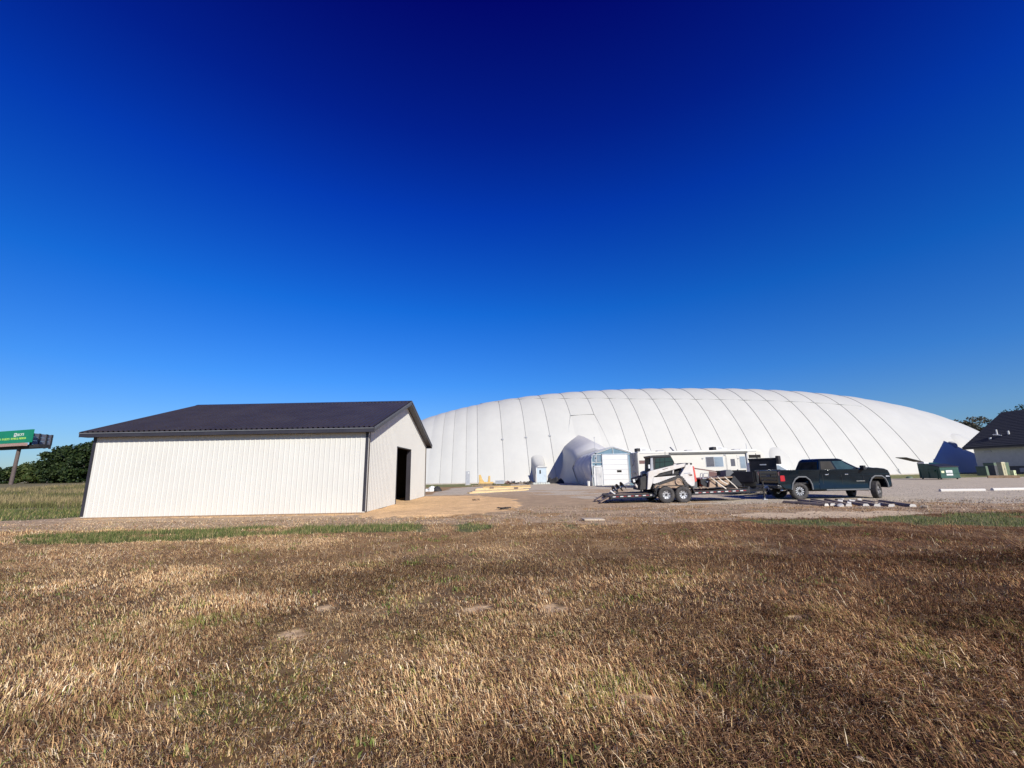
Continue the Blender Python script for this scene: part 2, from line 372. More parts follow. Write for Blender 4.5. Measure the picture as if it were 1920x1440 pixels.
def ground_colour(x, y):
    w = zone_w(x, y)
    n1 = fbm(x, y, 2.6, 71)[..., None]; n2 = fbm(x, y, 0.7, 72)[..., None]
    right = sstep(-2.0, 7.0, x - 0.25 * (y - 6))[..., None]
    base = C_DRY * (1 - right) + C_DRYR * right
    base = base * (0.75 + 0.5 * n1) * (0.38 + 0.62 * sstep(5, 13, y))[..., None]; k = sstep(0.5, 0.75, n2); base = base * (1 - 0.35 * k) + C_STRAW * 0.35 * k  # near ground darkened, putting shade between the blades into its colour
    def put(mask, c, amt=0.25):
        nonlocal base
        c = c * (1 - amt + 2 * amt * n2); base = np.where(mask[..., None], c, base)
    put(w['dirt'], C_DIRT, 0.22)
    dm = w['dirt'] & (fbm(x, y, 1.3, 81) > 0.54) & (y < 20) & (x > -4)
    put(dm, C_DRY * 1.25, 0.3)
    put(w['lot'], C_GRAVEL, 0.12)
    rut = w['lot'] & (x < 10) & (y < 40) & (fbm(x * 0.4, y, 1.6, 83) > 0.5); put(rut, C_DIRT * 1.08, 0.15)
    for k0 in (15.9, 17.6):       # tyre tracks across the worked earth
        yt = k0 + 0.7 * np.sin(x * .21 + .6) + .25 * (fbm(x, y, 3.0, 85) - .5)
        put((np.abs(y - yt) < .15 + .06 * fbm(x, y, .5, 86)) & w['dirt'] & (x > -25) & (fbm(x, y, 1.2, 87) > .36), C_DIRT * .74, .25)
    put(w['sand'], C_SAND, 0.16)
    put(w['patch'], C_PALE, 0.15)
    put(w['tall'], C_TALL, 0.35)
    put(w['green'], C_GREEN, 0.3)
    put((y > 54) & (x > -20) & (x < -0.5) & (y < 80), C_GREEN * 1.4, 0.3)
    put(w['farlawn'], C_GREEN * 1.55, 0.2)
    put(w['bare'], np.array((0.60, 0.43, 0.25)), 0.2)
    return base

def set_col(me, cols):
    a = me.color_attributes.new('Col', 'FLOAT_COLOR', 'POINT')
    c = np.ones((len(cols), 4), np.float32); c[:, :3] = cols; a.data.foreach_set('color', c.ravel())

GRASS_DEBUG=0
# ------------------------------------------------------------------ ground
def axis(parts):
    out = []
    for a, b, s in parts: out += list(np.arange(a, b, s))
    return np.array(out + [parts[-1][1]])
gx = axis([(-2500, -400, 300), (-400, -100, 20), (-100, -34, 2.0), (-34, -20, 0.35), (-20, 24, 0.15), (24, 40, 0.35), (40, 100, 2.0), (100, 400, 20), (400, 2500, 300)])
gy = axis([(-600, -40, 80), (-40, -4, 4), (-4, 1, 0.5), (1, 24, 0.15), (24, 40, 0.35), (40, 100, 1.2), (100, 300, 12), (300, 4000, 300)])
GX, GY = np.meshgrid(gx, gy, indexing='xy')
gz = land(GX, GY)
# tyre ruts and lumps in the worked earth
lump = ((GY > 13.5) & (GY < 22) & (GX > -4) & (GX < 24))
gz = gz + np.where(lump, 0.05 * (fbm(GX, GY, 0.8, 91) - 0.5), 0)
insand = inpoly(GX, GY, Z_SAND); gz = gz + np.where(insand, 0.10 * fbm(GX, GY, 1.2, 95) , 0)
V = np.stack([GX, GY, gz], -1).reshape(-1, 3).astype(np.float32)
nx, ny = len(gx), len(gy)
I = (np.arange(ny - 1)[:, None] * nx + np.arange(nx - 1)[None, :]).ravel()
F = np.stack([I, I + 1, I + 1 + nx, I + nx], -1).astype(np.int32)
me = bpy.data.meshes.new('ground')
me.vertices.add(len(V)); me.vertices.foreach_set('co', V.ravel())
me.loops.add(F.size); me.loops.foreach_set('vertex_index', F.ravel())
me.polygons.add(len(F)); me.polygons.foreach_set('loop_start', np.arange(0, F.size, 4, dtype=np.int32)); me.polygons.foreach_set('loop_total', np.full(len(F), 4, np.int32))
me.update(calc_edges=True); me.validate()
me.polygons.foreach_set('use_smooth', np.ones(len(F), bool))
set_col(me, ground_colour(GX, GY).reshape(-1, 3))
me.materials.append(GROUND)
ground = bpy.data.objects.new('ground', me); COL.objects.link(ground); tag(ground, kind='structure')

# ------------------------------------------------------------------ grass blades (nobody could count them)
rng = np.random.default_rng(7)
def blades_mesh(name, x, y, h, w, lean, col, seg, label, cat, z=None, tipcol=1.15, lay=False):
    n = len(x); z = land(x, y) if z is None else z
    ph = rng.uniform(0, 2 * np.pi, n)
    if lay: ph = np.where(lean > 1.0, 7.0 * fbm(x, y, 1.9, 171) + rng.normal(0, .75, n), ph)
    wa = ph + np.pi / 2 + rng.normal(0, .5, n)
    dx, dy = np.cos(ph), np.sin(ph); ux, uy = np.cos(wa) * w / 2, np.sin(wa) * w / 2
    top = np.stack([x + dx * h * np.sin(lean), y + dy * h * np.sin(lean), z + h * np.cos(lean) + 0.004], -1)
    b0 = np.stack([x - ux, y - uy, z - 0.01], -1); b1 = np.stack([x + ux, y + uy, z - 0.01], -1)
    if seg == 1:
        v = np.stack([b0, b1, top], 1); f = (np.arange(n)[:, None] * 3 + np.array([0, 1, 2])[None]); k = 3
        ls = np.arange(0, 3 * n, 3); lt = np.full(n, 3); shade = np.array([0.75, 0.75, tipcol])
        loops = f.ravel()
    else:
        l2 = lean * 0.55
        m = np.stack([x + dx * h * .55 * np.sin(l2), y + dy * h * .55 * np.sin(l2), z + h * .55 * np.cos(l2)], -1)
        uo = np.stack([ux, uy, 0 * ux], -1) * 0.85
        v = np.stack([b0, b1, m - uo, m + uo, top], 1); k = 5
        o = np.arange(n)[:, None] * 5
        loops = np.concatenate([o + np.array([[0, 1, 3, 2]]), o + np.array([[2, 3, 4]])], 1).ravel()
        ls = (np.arange(n)[:, None] * 7 + np.array([[0, 4]])).ravel(); lt = np.tile([4, 3], n); shade = np.array([0.7, 0.7, 1.0, 1.0, tipcol])
    me = bpy.data.meshes.new(name); V = v.reshape(-1, 3).astype(np.float32)
    me.vertices.add(len(V)); me.vertices.foreach_set('co', V.ravel())
    me.loops.add(len(loops)); me.loops.foreach_set('vertex_index', loops.astype(np.int32))
    me.polygons.add(len(ls)); me.polygons.foreach_set('loop_start', ls.astype(np.int32)); me.polygons.foreach_set('loop_total', lt.astype(np.int32))
    me.update(calc_edges=True)
    set_col(me, (col[:, None, :] * np.ones((1, k, 1))).reshape(-1, 3))
    me.materials.append(BLADES)
    ob = bpy.data.objects.new(name, me); COL.objects.link(ob); tag(ob, label, cat, kind='stuff'); return ob

def scatter(y0, y1, dens, side=1.32, pad=2.5, xr=None):
    A = lambda y: side * y + pad
    n = int(dens * (A(y0) + A(y1)) * (y1 - y0))
    y = rng.uniform(y0, y1, n); x = rng.uniform(-1, 1, n) * A(y1)
    k = np.abs(x) < A(y); x, y = x[k], y[k]
    return x, y
PAL = np.array([(0.60, 0.38, 0.18), (0.78, 0.56, 0.29), (0.40, 0.215, 0.105), (0.88, 0.72, 0.47), (0.15, 0.078, 0.038), (0.37, 0.33, 0.09), (0.20, 0.26, 0.055)])
def dry_colours(x, y):
    n = len(x); t = fbm(x, y, 1.6, 101); g = fbm(x, y, 0.6, 103); r = sstep(-2.0, 7.0, x - 0.25 * (y - 6)); near = 1 - sstep(3, 7, y)
    st = fbm(x * .22 + y * .1, y, 1.0, 105); g2 = fbm(x, y, 2.2, 107)
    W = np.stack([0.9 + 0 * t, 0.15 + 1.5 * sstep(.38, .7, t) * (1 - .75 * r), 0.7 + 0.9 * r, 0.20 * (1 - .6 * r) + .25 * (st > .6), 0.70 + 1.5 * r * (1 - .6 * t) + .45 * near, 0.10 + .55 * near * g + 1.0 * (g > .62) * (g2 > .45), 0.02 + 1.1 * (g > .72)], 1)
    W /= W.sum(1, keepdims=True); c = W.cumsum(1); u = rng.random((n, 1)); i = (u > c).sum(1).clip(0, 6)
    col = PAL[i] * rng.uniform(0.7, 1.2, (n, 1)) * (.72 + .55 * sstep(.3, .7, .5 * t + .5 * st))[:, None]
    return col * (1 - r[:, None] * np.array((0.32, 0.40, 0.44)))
layers = [(1.6, 3.6, 11500, 2, 1.0), (3.6, 5.5, 7600, 2, 1.15), (5.5, 8.5, 3400, 2, 1.35), (8.5, 12, 1700, 1, 1.9), (12, 17.5, 800, 1, 2.6)]
XS, YS, HS, WS, LS, CS = [], [], [], [], [], []
for li, (y0, y1, d, seg, ws) in enumerate(layers):
    x, y = scatter(y0, y1, d)
    zw = zone_w(x, y)
    keep = ~(zw['lot'] | zw['sand'] | zw['patch'] | zw['green']) & (rng.random(len(x)) < np.where(zw['bare'], 0.05, np.clip(2.6 * (0.55 * fbm(x, y, 0.16, 111, 2) + 0.45 * fbm(x, y, 0.9, 112)) - .55, .06, 1))) & (rng.random(len(x)) < np.where(zw['dirt'], 0.22, 1.0))
    x, y = x[keep], y[keep]; n = len(x); tn = fbm(x, y, 1.3, 113)
    h = rng.gamma(4, 0.0095, n) * (0.5 + 0.9 * tn); lean = np.where(rng.random(n) < 0.74 - .4 * (tn - .5), rng.uniform(1.0, 1.5, n), np.abs(rng.normal(0.45, 0.4, n)))
    h = np.where(lean > 0.98, h * 1.5, h)
    zb_ = land(x, y) + np.clip(0.075 * (fbm(x, y, 0.17, 181, 2) - .42), -.004, .05) + np.where(lean > .98, rng.uniform(0, .018, n), 0)
    w = rng.uniform(0.0021, 0.0056, n) * ws * np.where(rng.random(n) < .12, 1.8, 1.0); h = h * (1, 1, 1.05, 1.25, 1.5)[li]
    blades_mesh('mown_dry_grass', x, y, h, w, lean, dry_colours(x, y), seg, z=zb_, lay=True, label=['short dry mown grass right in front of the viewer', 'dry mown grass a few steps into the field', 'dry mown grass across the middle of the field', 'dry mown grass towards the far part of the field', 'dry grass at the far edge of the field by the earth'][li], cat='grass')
# broad dead leaves and low weeds among the stubble
x, y = scatter(1.8, 9, 95); zw = zone_w(x, y); k = ~(zw['bare'] | zw['green']); x, y = x[k], y[k]; n = len(x)
cl = np.array([(0.42, 0.33, 0.20), (0.17, 0.10, 0.06), (0.30, 0.20, 0.11), (0.33, 0.31, 0.12)])[rng.integers(0, 4, n)] * rng.uniform(.7, 1.2, (n, 1))
blades_mesh('dead_leaves', x, y, rng.uniform(.02, .06, n), rng.uniform(.012, .026, n), rng.uniform(.9, 1.5, n), cl, 2, 'curled dead leaves lying scattered among the stubble', 'leaf litter')
# long bent straws
x, y = scatter(1.8, 11, 5); n = len(x)
blades_mesh('long_straw', x, y, rng.uniform(.10, .26, n), rng.uniform(.0025, .0045, n) * (1 + y * .06), rng.uniform(.7, 1.53, n), PAL[3] * rng.uniform(.75, 1.15, (n, 1)), 2, 'long pale straws sticking out above the mown field', 'straw')
# green weeds in little clumps
cx, cy = scatter(2.2, 13, 0.75); k = fbm(cx, cy, 2.0, 121) > 0.44; cx, cy = cx[k], cy[k]
ex = [gd(a, b) for a, b in [(945, 1133), (730, 1137), (815, 1085), (1230, 1370), (1280, 1400), (1060, 1200), (680, 1395), (1215, 1440), (1070, 1430), (885, 1165), (620, 1292), (330, 1310), (1040, 1190), (1195, 1355), (355, 1430), (1450, 1220)]]
cx = np.concatenate([cx, [e.x for e in ex]]); cy = np.concatenate([cy, [e.y for e in ex]])
m = 26; rad = rng.uniform(.04, .13, len(cx)); x = (cx[:, None] + rng.normal(0, 1, (len(cx), m)) * rad[:, None]).ravel(); y = (cy[:, None] + rng.normal(0, 1, (len(cx), m)) * rad[:, None]).ravel(); n = len(x)
gc = np.array([(0.14, 0.20, 0.04), (0.20, 0.25, 0.06), (0.09, 0.13, 0.03), (0.27, 0.27, 0.09)])[rng.integers(0, 4, n)] * rng.uniform(.7, 1.2, (n, 1))
blades_mesh('green_weeds', x, y, rng.uniform(.02, .07, n), rng.uniform(.010, .022, n), rng.uniform(.3, 1.3, n), gc, 2, 'small green weeds growing through the dry stubble', 'weed')
# green strips of grass
def green_area(name, poly, n, label, hmul=1.0, wmul=1.0):
    xs = [p[0] for p in poly]; ys = [p[1] for p in poly]
    x = rng.uniform(min(xs) - .5, max(xs) + .5, n); y = rng.uniform(min(ys) - .5, max(ys) + .5, n)
    k = (rng.random(n) < .15 + 1.2 * fbm(x, y, .35, 46)) & zone_w(x, y)['green'] & inpoly(x + 1.0 * (fbm(x, y, .9, 131) - .5), y + 1.0 * (fbm(x, y, .9, 133) - .5), poly) & (rng.random(n) < .35 + fbm(x, y, .5, 134)); x, y = x[k], y[k]; n = len(x)
    c = np.array([(0.10, 0.135, 0.035), (0.15, 0.18, 0.055), (0.06, 0.08, 0.024), (0.26, 0.24, 0.09), (0.42, 0.31, 0.15)])[rng.choice(5, n, p=[.28, .25, .19, .14, .14])] * rng.uniform(.75, 1.2, (n, 1))
    blades_mesh(name, x, y, rng.gamma(6, .016, n) * hmul, rng.uniform(.008, .018, n) * wmul, np.abs(rng.normal(.35, .4, n)), c, 1, label, 'grass')
green_area('green_grass_strip', Z_GREEN1, 70000, 'long strip of green grass in front of the white barn')
green_area('green_grass_patch', Z_GREEN2, 3500, 'small green grass patch beside the end of the grass strip')
green_area('green_grass_verge', Z_GREEN3, 30000, 'patchy green grass between the field and the gravel lot', .8)
green_area('green_grass_tuft', Z_GREEN4, 2500, 'thin green grass patch on the bare earth near the trailer', .6)
green_area('lawn_grass', [p if p[0] > -60 else (-52, p[1]) for p in Z_LAWN], 60000, 'green lawn beside the left end of the barn', 1.3, 1.8)
# tall dry meadow at the left
x = rng.uniform(-75, -17, 60000); y = 25.5 + 60 * rng.random(60000) ** 1.7
k = (x > -1.35 * y - 4) & (y > 26 + 2 * fbm(x, y, 3, 141)) & ~((x > -19.5) & (y < 33)); x, y = x[k], y[k]; n = len(x); t = fbm(x, y * 2.2, 9, 143)
c = np.where((t > .5)[:, None], np.array((0.30, 0.24, 0.115)), np.array((0.13, 0.13, 0.045))) * rng.uniform(.6, 1.25, (n, 1))
blades_mesh('tall_meadow_grass', x, y, rng.uniform(.15, .5, n) * (.5 + t), rng.uniform(.025, .06, n), np.abs(rng.normal(.2, .25, n)), c, 1, 'tall brownish meadow grass below the trees on the left', 'grass')
# trampled tufts and clods on the worked earth
x = rng.uniform(-22, 27, 26000); y = rng.uniform(13, 21.5, 26000); zw = zone_w(x, y)
k = zw['dirt'] & ~(zw['sand'] | zw['patch'] | zw['green']) & (rng.random(len(x)) < 1.5 * fbm(x, y, .6, 151) - .25) & ((x > -5) | (y < 17)); x, y = x[k], y[k]; n = len(x)
c = np.array([(0.38, 0.29, 0.19), (0.24, 0.16, 0.10), (0.17, 0.16, 0.07), (0.46, 0.37, 0.25)])[rng.integers(0, 4, n)] * rng.uniform(.7, 1.2, (n, 1))
blades_mesh('trampled_grass', x, y, rng.uniform(.03, .10, n), rng.uniform(.015, .04, n), rng.uniform(.3, 1.4, n), c, 1, 'trampled dry tufts on the bare earth along the lot', 'grass')
# gravel stones near the viewer's edge of the lot
def stones(name, n, sel, size, cols, label):
    x, y = sel(n); n = len(x); s = rng.uniform(*size, n); z = land(x, y)
    base = np.array([(1, 0, 0), (-.5, .87, 0), (-.5, -.87, 0), (.1, .1, .9)])
    a = rng.uniform(0, 6.28, n); ca, sa = np.cos(a), np.sin(a)
    v = np.zeros((n, 4, 3)); v[:, :, 0] = x[:, None] + s[:, None] * (base[None, :, 0] * ca[:, None] - base[None, :, 1] * sa[:, None]); v[:, :, 1] = y[:, None] + s[:, None] * (base[None, :, 0] * sa[:, None] + base[None, :, 1] * ca[:, None]); v[:, :, 2] = z[:, None] + s[:, None] * base[None, :, 2] * .7 - .004
    o = np.arange(n)[:, None] * 4; f = np.concatenate([o + np.array([[0, 1, 3]]), o + np.array([[1, 2, 3]]), o + np.array([[2, 0, 3]])], 1).reshape(-1, 3)
    me = bpy.data.meshes.new(name); me.from_pydata(v.reshape(-1, 3).tolist(), [], f.tolist())
    c = np.array(cols)[rng.integers(0, len(cols), n)] * rng.uniform(.7, 1.2, (n, 1)); set_col(me, np.repeat(c, 4, 0)); me.materials.append(BLADES)
    ob = bpy.data.objects.new(name, me); COL.objects.link(ob); tag(ob, label, 'gravel', kind='stuff')
def sel_lot(n):
    x = rng.uniform(-6, 34, n); y = rng.uniform(15, 36, n); k = zone_w(x, y)['lot']; return x[k], y[k]
stones('lot_gravel', 16000, sel_lot, (.01, .04), [(.45, .40, .33), (.34, .29, .23), (.52, .46, .38), (.27, .23, .18)], 'loose grey gravel over the parking lot')
def sel_earth(n):
    x = rng.uniform(-24, 24, n); y = rng.uniform(13.5, 21, n); w = zone_w(x, y); k = (w['dirt'] | w['patch']) & ~w['green']; return x[k], y[k]
stones('earth_clods', 7000, sel_earth, (.015, .06), [(.36, .26, .18), (.24, .17, .12), (.44, .35, .26)], 'brown clods over the bare earth between field and lot')

# ------------------------------------------------------------------ barn
DOORWAY_SHADE = mat('doorway_shade', (.02, .018, .016), .95, var=.3)  # near-black, stands in for deep shade behind the open doorway
BX0, BX1, BY0, BY1 = -18.95, -6.55, 19.25, 32.15
RY, EZ, SLOPE = 25.7, 3.66, 0.335
def roofz(y): return EZ + 0.06 + (RY - BY0 - abs(y - RY)) * SLOPE
barn = thing('barn', 'white ribbed steel barn with a dark metal roof and an open doorway', 'barn', ((BX0 + BX1) / 2, (BY0 + BY1) / 2, 0))
def rib_profile(s0, s1, pitch=0.2286, breaks=(), rh=0.018, rw=.035, rt=.014):
    """distances along a sheet with the height of the rib there"""
    pts = []
    k = math.floor(s0 / pitch) - 1
    while k * pitch < s1 + pitch:
        c = k * pitch
        pts += [(c - rw, 0), (c - rt, rh), (c + rt, rh), (c + rw, 0), (c + 0.075, 0.0), (c + 0.0857, 0.004), (c + 0.0965, 0), (c + 0.132, 0.0), (c + 0.1429, 0.004), (c + 0.154, 0)]; k += 1
    def hh(s):
        for (a, ha), (b, hb) in zip(pts, pts[1:]):
            if a <= s <= b: return ha + (hb - ha) * (s - a) / max(b - a, 1e-9)
        return 0
    q = [(s0, hh(s0))] + [p for p in pts if s0 + 1e-4 < p[0] < s1 - 1e-4] + [(s1, hh(s1))]
    for b in breaks:
        if s0 < b < s1: q.append((b - 1e-4, hh(b))); q.append((b + 1e-4, hh(b)))
    return sorted(q)
def wall_panel(fn, s0, s1, bot, top, breaks=()):
    m = MB(); pr = rib_profile(s0, s1, breaks=breaks)
    m.grid([[fn(s, h, bot(s)) for s, h in pr], [fn(s, h, top(s)) for s, h in pr]])
    return m
PW = 0.9144
s = BX0
while s < BX1 - 0.05:
    e = min(s + PW, BX1)
    wall_panel(lambda a, h, z: (a, BY0 - h, z), s, e, lambda a: 0.03, lambda a: EZ).build('wall_panel', WHITE_STEEL, barn, world=True, recalc=False)
    wall_panel(lambda a, h, z: (a, BY1 + h, z), s, e, lambda a: 0.03, lambda a: EZ).build('wall_panel', WHITE_STEEL, barn, world=True, recalc=False)
    s = e
D0, D1, DZ = 24.17, 27.36, 3.15
s = BY0
while s < BY1 - 0.05:
    e = min(s + PW, BY1)
    wall_panel(lambda a, h, z: (BX1 + h, a, z), s, e, lambda a: DZ if D0 < a < D1 else 0.03, lambda a: roofz(a) - .02, breaks=(D0, D1, RY)).build('wall_panel', WHITE_STEEL, barn, world=True, recalc=False)
    wall_panel(lambda a, h, z: (BX0 - h, a, z), s, e, lambda a: 0.13, lambda a: roofz(a) - .02, breaks=(RY,)).build('wall_panel', WHITE_STEEL, barn, world=True, recalc=False)
    s = e
# roof sheets with their ribs, front and back slope
OY, OX = 0.36, 0.36
rx0, rx1 = BX0 - OX, BX1 + OX
def rz(y): return EZ + 0.17 + (RY - BY0 + OY - abs(y - RY)) * SLOPE - OY * SLOPE + .02
s = rx0
while s < rx1 - 0.05:
    e = min(s + PW, rx1)
    for ya in (BY0 - OY, BY1 + OY):
        m = MB(); pr = rib_profile(s, e, rh=.055, rw=.06, rt=.03)
        m.grid([[(a, ya, rz(ya) + h) for a, h in pr], [(a, RY, rz(RY) + h) for a, h in pr]])
        m.build('roof_panel', ROOF_STEEL, barn, world=True, recalc=False)
    s = e
m = MB(); m.hexa([(rx0 - .02, RY - .18, rz(RY) - .03), (rx1 + .02, RY - .18, rz(RY) - .03), (rx1 + .02, RY, rz(RY) + .02), (rx0 - .02, RY, rz(RY) + .02), (rx0 - .02, RY - .18, rz(RY) - .005), (rx1 + .02, RY - .18, rz(RY) - .005), (rx1 + .02, RY, rz(RY) + .06), (rx0 - .02, RY, rz(RY) + .06)])
m.hexa([(rx0 - .02, RY + .0, rz(RY) + .02), (rx1 + .02, RY, rz(RY) + .02), (rx1 + .02, RY + .18, rz(RY) - .03), (rx0 - .02, RY + .18, rz(RY) - .03), (rx0 - .02, RY, rz(RY) + .06), (rx1 + .02, RY, rz(RY) + .06), (rx1 + .02, RY + .18, rz(RY) - .005), (rx0 - .02, RY + .18, rz(RY) - .005)])
m.build('ridge_cap', DARK_STEEL, barn, world=True)
for ya, sg in ((BY0 - OY, -1), (BY1 + OY, 1)):
    y0, y1 = sorted((ya, ya + sg * 0.03))
    MB().box(rx0, rx1, y0, y1, rz(ya) - .20, rz(ya) - .004).build('fascia', DARK_STEEL, barn, world=True)
    y0, y1 = sorted((ya + sg * .03, ya + sg * .055))
    MB().box(rx0, rx1, y0, y1, rz(ya) - .055, rz(ya) - .012).build('drip_edge', GREYTRIM, barn, world=True)
    y0, y1 = sorted((ya, ya - sg * OY))
    MB().box(rx0 + .03, rx1 - .03, y0 + .003, y1 - .003, rz(ya) - .195, rz(ya) - .18).build('soffit', DARK_STEEL, barn, world=True)
for xa, sg in ((rx0, -1), (rx1, 1)):
    for ya in (BY0 - OY, BY1 + OY):
        x0, x1 = sorted((xa, xa + sg * .03))
        z0, z1 = rz(ya), rz(RY)
        MB().hexa([(x0, ya, z0 - .20), (x1, ya, z0 - .20), (x1, RY, z1 - .20), (x0, RY, z1 - .20), (x0, ya, z0 + .03), (x1, ya, z0 + .03), (x1, RY, z1 + .03), (x0, RY, z1 + .03)]).build('rake_board', DARK_STEEL, barn, world=True)
        x0, x1 = sorted((xa + sg * .03, xa + sg * .05))
        MB().hexa([(x0, ya, z0 - .06), (x1, ya, z0 - .06), (x1, RY, z1 - .06), (x0, RY, z1 - .06), (x0, ya, z0 + .035), (x1, ya, z0 + .035), (x1, RY, z1 + .035), (x0, RY, z1 + .035)]).build('rake_trim', GREYTRIM, barn, world=True)
        x0, x1 = sorted((xa, xa - sg * OX)); x0 += .003; x1 -= .003
        yb = BY0 - .003 if ya < RY else BY1 + .003
        MB().hexa([(x0, ya, z0 - .185), (x1, ya, z0 - .185), (x1, RY, z1 - .185), (x0, RY, z1 - .185), (x0, ya, z0 - .165), (x1, ya, z0 - .165), (x1, RY, z1 - .165), (x0, RY, z1 - .165)]).build('soffit', DARK_STEEL, barn, world=True)
for cx_, cy_ in ((BX0, BY0), (BX1, BY0), (BX1, BY1), (BX0, BY1)):
    gx_ = 1 if cx_ == BX1 else -1; gy_ = 1 if cy_ == BY1 else -1
    m = MB(); x0, x1 = sorted((cx_ + gx_ * .03, cx_ - gx_ * .10)); y0, y1 = sorted((cy_ + gy_ * .03, cy_ + gy_ * .004)); m.box(x0, x1, y0, y1, .10, EZ)
    m.build('corner_trim', DARK_STEEL, barn, world=True)
    m = MB(); x0, x1 = sorted((cx_ + gx_ * .034, cx_ + gx_ * .004)); y0, y1 = sorted((cy_ + gy_ * .026, cy_ - gy_ * .10)); m.box(x0, x1, y0, y1, .10, EZ + .02)
    m.build('corner_trim', WHITE_STEEL if (cx_ == BX1) else DARK_STEEL, barn, world=True)
t_ = 0.04
for nm, bx in (('base_board', (BX0 - .01, BX1 + .01, BY0 - .024, BY0 + t_, -.12, .055)), ('base_board', (BX0, BX1, BY1 - t_, BY1 + .012, -.12, .16)), ('base_board', (BX0 - .012, BX0 + t_, BY0 + .05, BY1 - .05, -.12, .16)), ('base_board', (BX1 - t_, BX1 + .024, BY0 + .05, D0, -.12, .055)), ('base_board', (BX1 - t_, BX1 + .024, D1, BY1 - .05, -.12, .055))):
    MB().box(*bx).build(nm, TREATED, barn, world=True)
# near-black sheets added inside so the open doorway looks fully shaded
MB().box(BX0 + .21, BX0 + .22, BY0 + .2, BY1 - .2, 0, EZ).build('added_dark_sheet', DOORWAY_SHADE, barn, world=True)
MB().box(BX0 + .21, BX1 - .26, BY1 - .22, BY1 - .21, 0, EZ).build('added_dark_sheet', DOORWAY_SHADE, barn, world=True)
MB().box(BX0 + .21, BX1 - .26, BY0 + .21, BY0 + .22, 0, EZ).build('added_dark_sheet', DOORWAY_SHADE, barn, world=True)
MB().box(BX0 + .21, BX1 - .26, BY0 + .2, BY1 - .2, EZ - .06, EZ - .04).build('added_dark_ceiling', DOORWAY_SHADE, barn, world=True)
# door lining and inner skin
MB().box(BX1 - .24, BX1 + .026, D1, D1 + .05, 0, DZ).build('door_jamb', DARK_STEEL, barn, world=True)
MB().box(BX1 - .24, BX1 + .026, D0 - .05, D0, 0, DZ).build('door_jamb', DARK_STEEL, barn, world=True)
MB().box(BX1 - .24, BX1 + .026, D0 - .05, D1 + .05, DZ, DZ + .05).build('door_head', DARK_STEEL, barn, world=True)
for k in range(6):
    y = BY0 + .3 + k * 2.43
    MB().box(BX0 + .06, BX0 + .2, y - .07, y + .07, 0, roofz(y) - .15).build('wall_post', INSIDE, barn, world=True)
    MB().box(BX0 + .3 + k * 2.4, BX0 + .44 + k * 2.4, BY1 - .2, BY1 - .06, 0, EZ - .1).build('wall_post', INSIDE, barn, world=True)
    MB().box(BX0 + .3 + k * 2.4, BX0 + .44 + k * 2.4, BY0 + .06, BY0 + .2, 0, EZ - .1).build('wall_post', INSIDE, barn, world=True)

# ------------------------------------------------------------------ air dome
DA, DCX, DCY, Da, Db, DH = 0.091, 36.591, 89.701, 66.738, 19.059, 18.306
def dome_p(u, t, lift=0.0):
    w = Db * max(1 - abs(u / Da) ** 3.826, 1e-6) ** (1 / 3.826)
    z = DH * max(1 - abs(u / Da) ** 2.388, 0) ** (1 / 2.373) * max(1 - abs(t) ** 2.109, 0)
    v = t * w
    p = Vector((DCX + u * math.cos(DA) - v * math.sin(DA), DCY + u * math.sin(DA) + v * math.cos(DA), z))
    if lift:
        n = Vector((-(v / Db) * math.sin(DA) * 1.0, (v / Db) * math.cos(DA), 0.25 + 0.75 * (1 - abs(t)))); n.normalize(); p += n * lift
    return p
dome = thing('air_dome', 'huge white inflated fabric sports dome with curved seams behind the lot', 'dome', (DCX, DCY, 0))
SEAMS = [-63, -58.5, -54.5, -52, -50, -48.1, -45.9, -44.0, -39.8, -35.8, -31.7, -27.3, -23.0, -18.9, -15.1, -10.6, -6.3, -2.1, 2.8, 7.5, 12.2, 17.0, 22.0, 27.2, 32.8, 38.3, 43.8, 49.0, 54.0, 58.8, 63.0]
random.seed(5)
TS = [-1 + 2 * i / 46 for i in range(47)]
TS = [math.copysign(abs(t) ** 0.8, t) for t in TS]
ub = [-66.7] + SEAMS + [66.7]
SLACK = {}
for i in range(len(ub) - 1):
    a, b = ub[i], ub[i + 1]; m = MB(); rows = []
    amp = 0.15 if -45 < a < 33 else 0.08
    extra = {0: 0}
    for k in range(9):
        f = k / 8; u = a + (b - a) * f
        rows.append([dome_p(u, t, amp * math.sin(math.pi * f) * (0.55 + 0.45 * (1 - abs(t)))) for t in TS])
    m.grid(rows).build('fabric_panel', FABRIC, dome, world=True, smooth=True)
for u in SEAMS:
    faint = not (-45 < u < 33)
    if u in (-63, -58.5, -54.5, 63.0, 58.8, 54.0, 49.0, 43.8, 38.3, -52): continue
    ts = [t for t in TS if t < 0.75]
    path = []
    for t in ts:
        uu = u
        if u == -27.3 and t < -.6: uu = u - 2.9 * (-t - .6) / .34
        if u == -23.0 and t < -.6: uu = u + 1.6 * (-t - .6) / .34
        path.append(dome_p(uu, t, 0.03))
    MB().tube(path, 0.03 if faint else 0.05, 5).build('seam_cable', CABLE, dome, world=True, smooth=True)
# long cable running along the shoulder of the dome
def tcab(u):
    pts = [(-43.5, -.10), (-38, -.22), (-32, -.31), (-27, -.375), (-13, -.45), (10, -.48), (33, -.50)]
    for (a, ta), (b, tb) in zip(pts, pts[1:]):
        if a <= u <= b: return ta + (tb - ta) * (u - a) / (b - a)
MB().tube([dome_p(-43.4 + k * .95, tcab(-43.4 + k * .95), .10) for k in range(80)], 0.05, 5).build('shoulder_cable', CABLE, dome, world=True, smooth=True)
MB().tube([dome_p(-27.3 + 4.3 * k / 6, -.605, .12) for k in range(7)], 0.06, 5).build('cross_cable', CABLE, dome, world=True, smooth=True)
